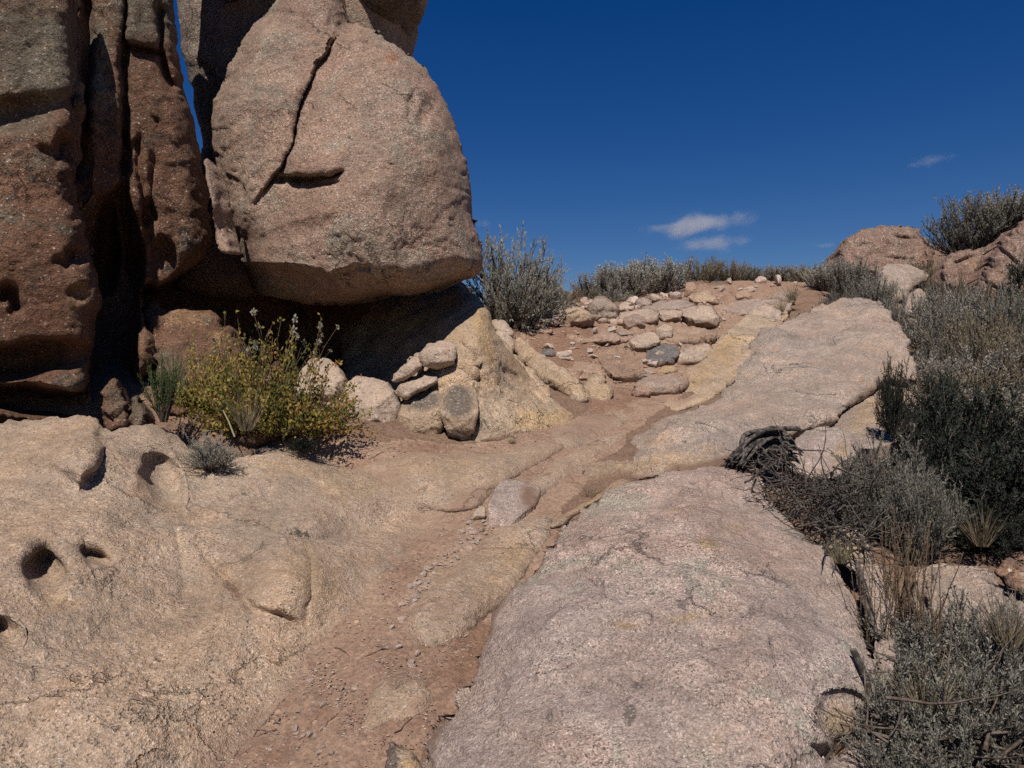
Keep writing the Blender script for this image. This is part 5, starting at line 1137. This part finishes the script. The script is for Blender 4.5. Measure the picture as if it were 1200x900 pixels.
T = Tubes(); T.add([P(1000,762,2.52), P(1008,778,2.47), P(1016,796,2.43), P(1020,816,2.38), P(1021,834,2.34)], .012, .009, 6); T.add([P(1020,826,2.36), P(1008,846,2.3), P(992,832,2.36)], .011, .006, 6); T.add([P(1020,834,2.34), P(1036,846,2.3), P(1052,862,2.25)], .010, .006, 6)
o = link('dead_branch', T.mesh('dead_branch', M['twigdark'])); tag(o, 'forked black dead branch lying over the slab corner by the notch', 'branch')
T = Tubes(); T.add([P(1010,700,2.95), P(1022,722,2.88), P(1030,752,2.8)], .013, .007, 6); T.add([P(1004,660,3.15), P(1014,690,3.0), P(1022,722,2.9)], .012, .010, 6)
o = link('dead_branch', T.mesh('dead_branch', M['twigdark'])); tag(o, 'dark dead branch lying along the right flank of the front slab', 'branch')

for pth in STICKS:
    T = Tubes(); o0 = pth[0]; T.add(pth-o0, .0022, .0012, 4); o = link('dry_twig', T.mesh('dry_twig', M['stalk']), None, tuple(o0)); tag(o, 'short dry twig lying on the dirt of the trail', 'twig', 'dry twigs on the trail')
# ------------------------------------------------------------------ light, sky, cloud, camera
AZ, EL = 9., 53.
S = Vector((-math.sin(R_(AZ))*math.cos(R_(EL)), -math.cos(R_(AZ))*math.cos(R_(EL)), math.sin(R_(EL))))
w = bpy.data.worlds.new("World"); scene.world = w; w.use_nodes = True
nt = w.node_tree; bg = nt.nodes['Background']
sky = nt.nodes.new('ShaderNodeTexSky'); sky.sky_type = 'NISHITA'; sky.sun_disc = False
sky.sun_elevation = R_(EL); sky.sun_rotation = R_(180+AZ); sky.altitude = 2600; sky.air_density = 1.35; sky.dust_density = .15; sky.ozone_density = 3.
gm = nt.nodes.new('ShaderNodeHueSaturation'); gm.inputs['Saturation'].default_value = 1.42; gm.inputs['Hue'].default_value = .517; gm.inputs['Value'].default_value = 1.
nt.links.new(sky.outputs[0], gm.inputs['Color']); nt.links.new(gm.outputs[0], bg.inputs[0])
bg.inputs[1].default_value = .052
sd = bpy.data.lights.new('sun', 'SUN'); sd.energy = 5.0; sd.angle = R_(.5); sd.color = (1., .93, .845)
so = bpy.data.objects.new('sun', sd); COL.objects.link(so); so.rotation_euler = S.to_track_quat('Z', 'Y').to_euler(); so.location = S*30
cd = bpy.data.cameras.new('camera'); cam = bpy.data.objects.new('camera', cd); COL.objects.link(cam)
cd.sensor_fit = 'HORIZONTAL'; cd.sensor_width = 36.; cd.lens = F/1200*36; cd.clip_end = 20000; cd.clip_start = .05
cam.location = (0, 0, CZ); cam.rotation_euler = (R_(90), 0, 0); scene.camera = cam
vs = scene.view_settings; scene.display_settings.display_device = 'sRGB'
vs.view_transform = 'Standard'; vs.look = 'None'; vs.exposure = .04; vs.gamma = 1.; vs.use_curve_mapping = False
c = scene.cycles
c.max_bounces = 6; c.diffuse_bounces = 1; c.glossy_bounces = 2; c.transmission_bounces = 3; c.transparent_max_bounces = 8; c.volume_bounces = 1
c.use_adaptive_sampling = True; c.adaptive_threshold = .015
c.use_denoising = False

# ------------------------------------------------------------------ small fair-weather clouds, far off
def cloud(name, label, px, py, wpx, hpx, seed, dens, thr, tilt=0.):
    D = 3000.; c = P(px, py, D); rx, rz = wpx/2/F*D, hpx/2/F*D; ry = rx*.6
    import bmesh
    bm = bmesh.new(); bmesh.ops.create_icosphere(bm, subdivisions=4, radius=1.)
    V = np.array([v.co[:] for v in bm.verts]); Fc = np.array([[v.index for v in f.verts] for f in bm.faces]); bm.free()
    V = V*(1+.25*fbm(V+seed*5., 1.3, 3, .5, seed))[:,None]
    t = NT(name); t.n.remove(t.b); co = t.co('Object')
    ln = t.n.new('ShaderNodeVectorMath'); ln.operation = 'LENGTH'; t.l.new(co, ln.inputs[0])
    mp = t.n.new('ShaderNodeMapping'); t.l.new(co, mp.inputs[0]); mp.inputs['Location'].default_value = (seed*3.1, seed, 0); mp.inputs['Scale'].default_value = (2.6, 1.5, .75); mp.inputs['Rotation'].default_value = (0, R_(18), 0)
    nz = t.noise(mp.outputs[0], 1., 7, .62, .5)
    f = t.math('SUBTRACT', t.math('ADD', nz, t.lin(ln.outputs['Value'], 0., 1., .22, -.30)), thr)
    dn = t.math('MULTIPLY', t.math('MAXIMUM', t.step(f, 0., .28), 0.), dens)
    v = t.n.new('ShaderNodeVolumePrincipled'); v.inputs['Color'].default_value = (.97,.97,.97,1); t.l.new(dn, v.inputs['Density']); v.inputs['Anisotropy'].default_value = .2
    t.l.new(v.outputs[0], t.n['Material Output'].inputs['Volume'])
    me = mesh_from(name, V, [Fc], t.m); o = link(name, me, None, tuple(c)); o.scale = (rx, ry, rz); o.rotation_euler = (0, R_(tilt), 0)
    tag(o, label, 'cloud'); return o
cloud('cloud', 'long white wispy cloud above the brownish crest brush, the largest in the sky', 826, 262, 200, 38, 3, .0065, .385, -6)
cloud('cloud', 'faint thin cloud strip just under the largest cloud', 836, 286, 140, 30, 5, .005, .41, -3)
cloud('cloud', 'faint thin cloud high above the rosy skyline boulder', 1092, 188, 110, 20, 8, .002, .41, -8)
cloud('cloud', 'tiny pale cloud puff left of the rosy skyline boulder', 966, 288, 50, 14, 9, .007, .45, 0)
cloud('cloud', 'small pale cloud peeking out beside the balanced boulder', 566, 262, 34, 24, 11, .007, .45, 0)
cloud('cloud', 'faint puff low in the sky beside the large sagebrush', 640, 294, 40, 14, 12, .006, .45, 0)
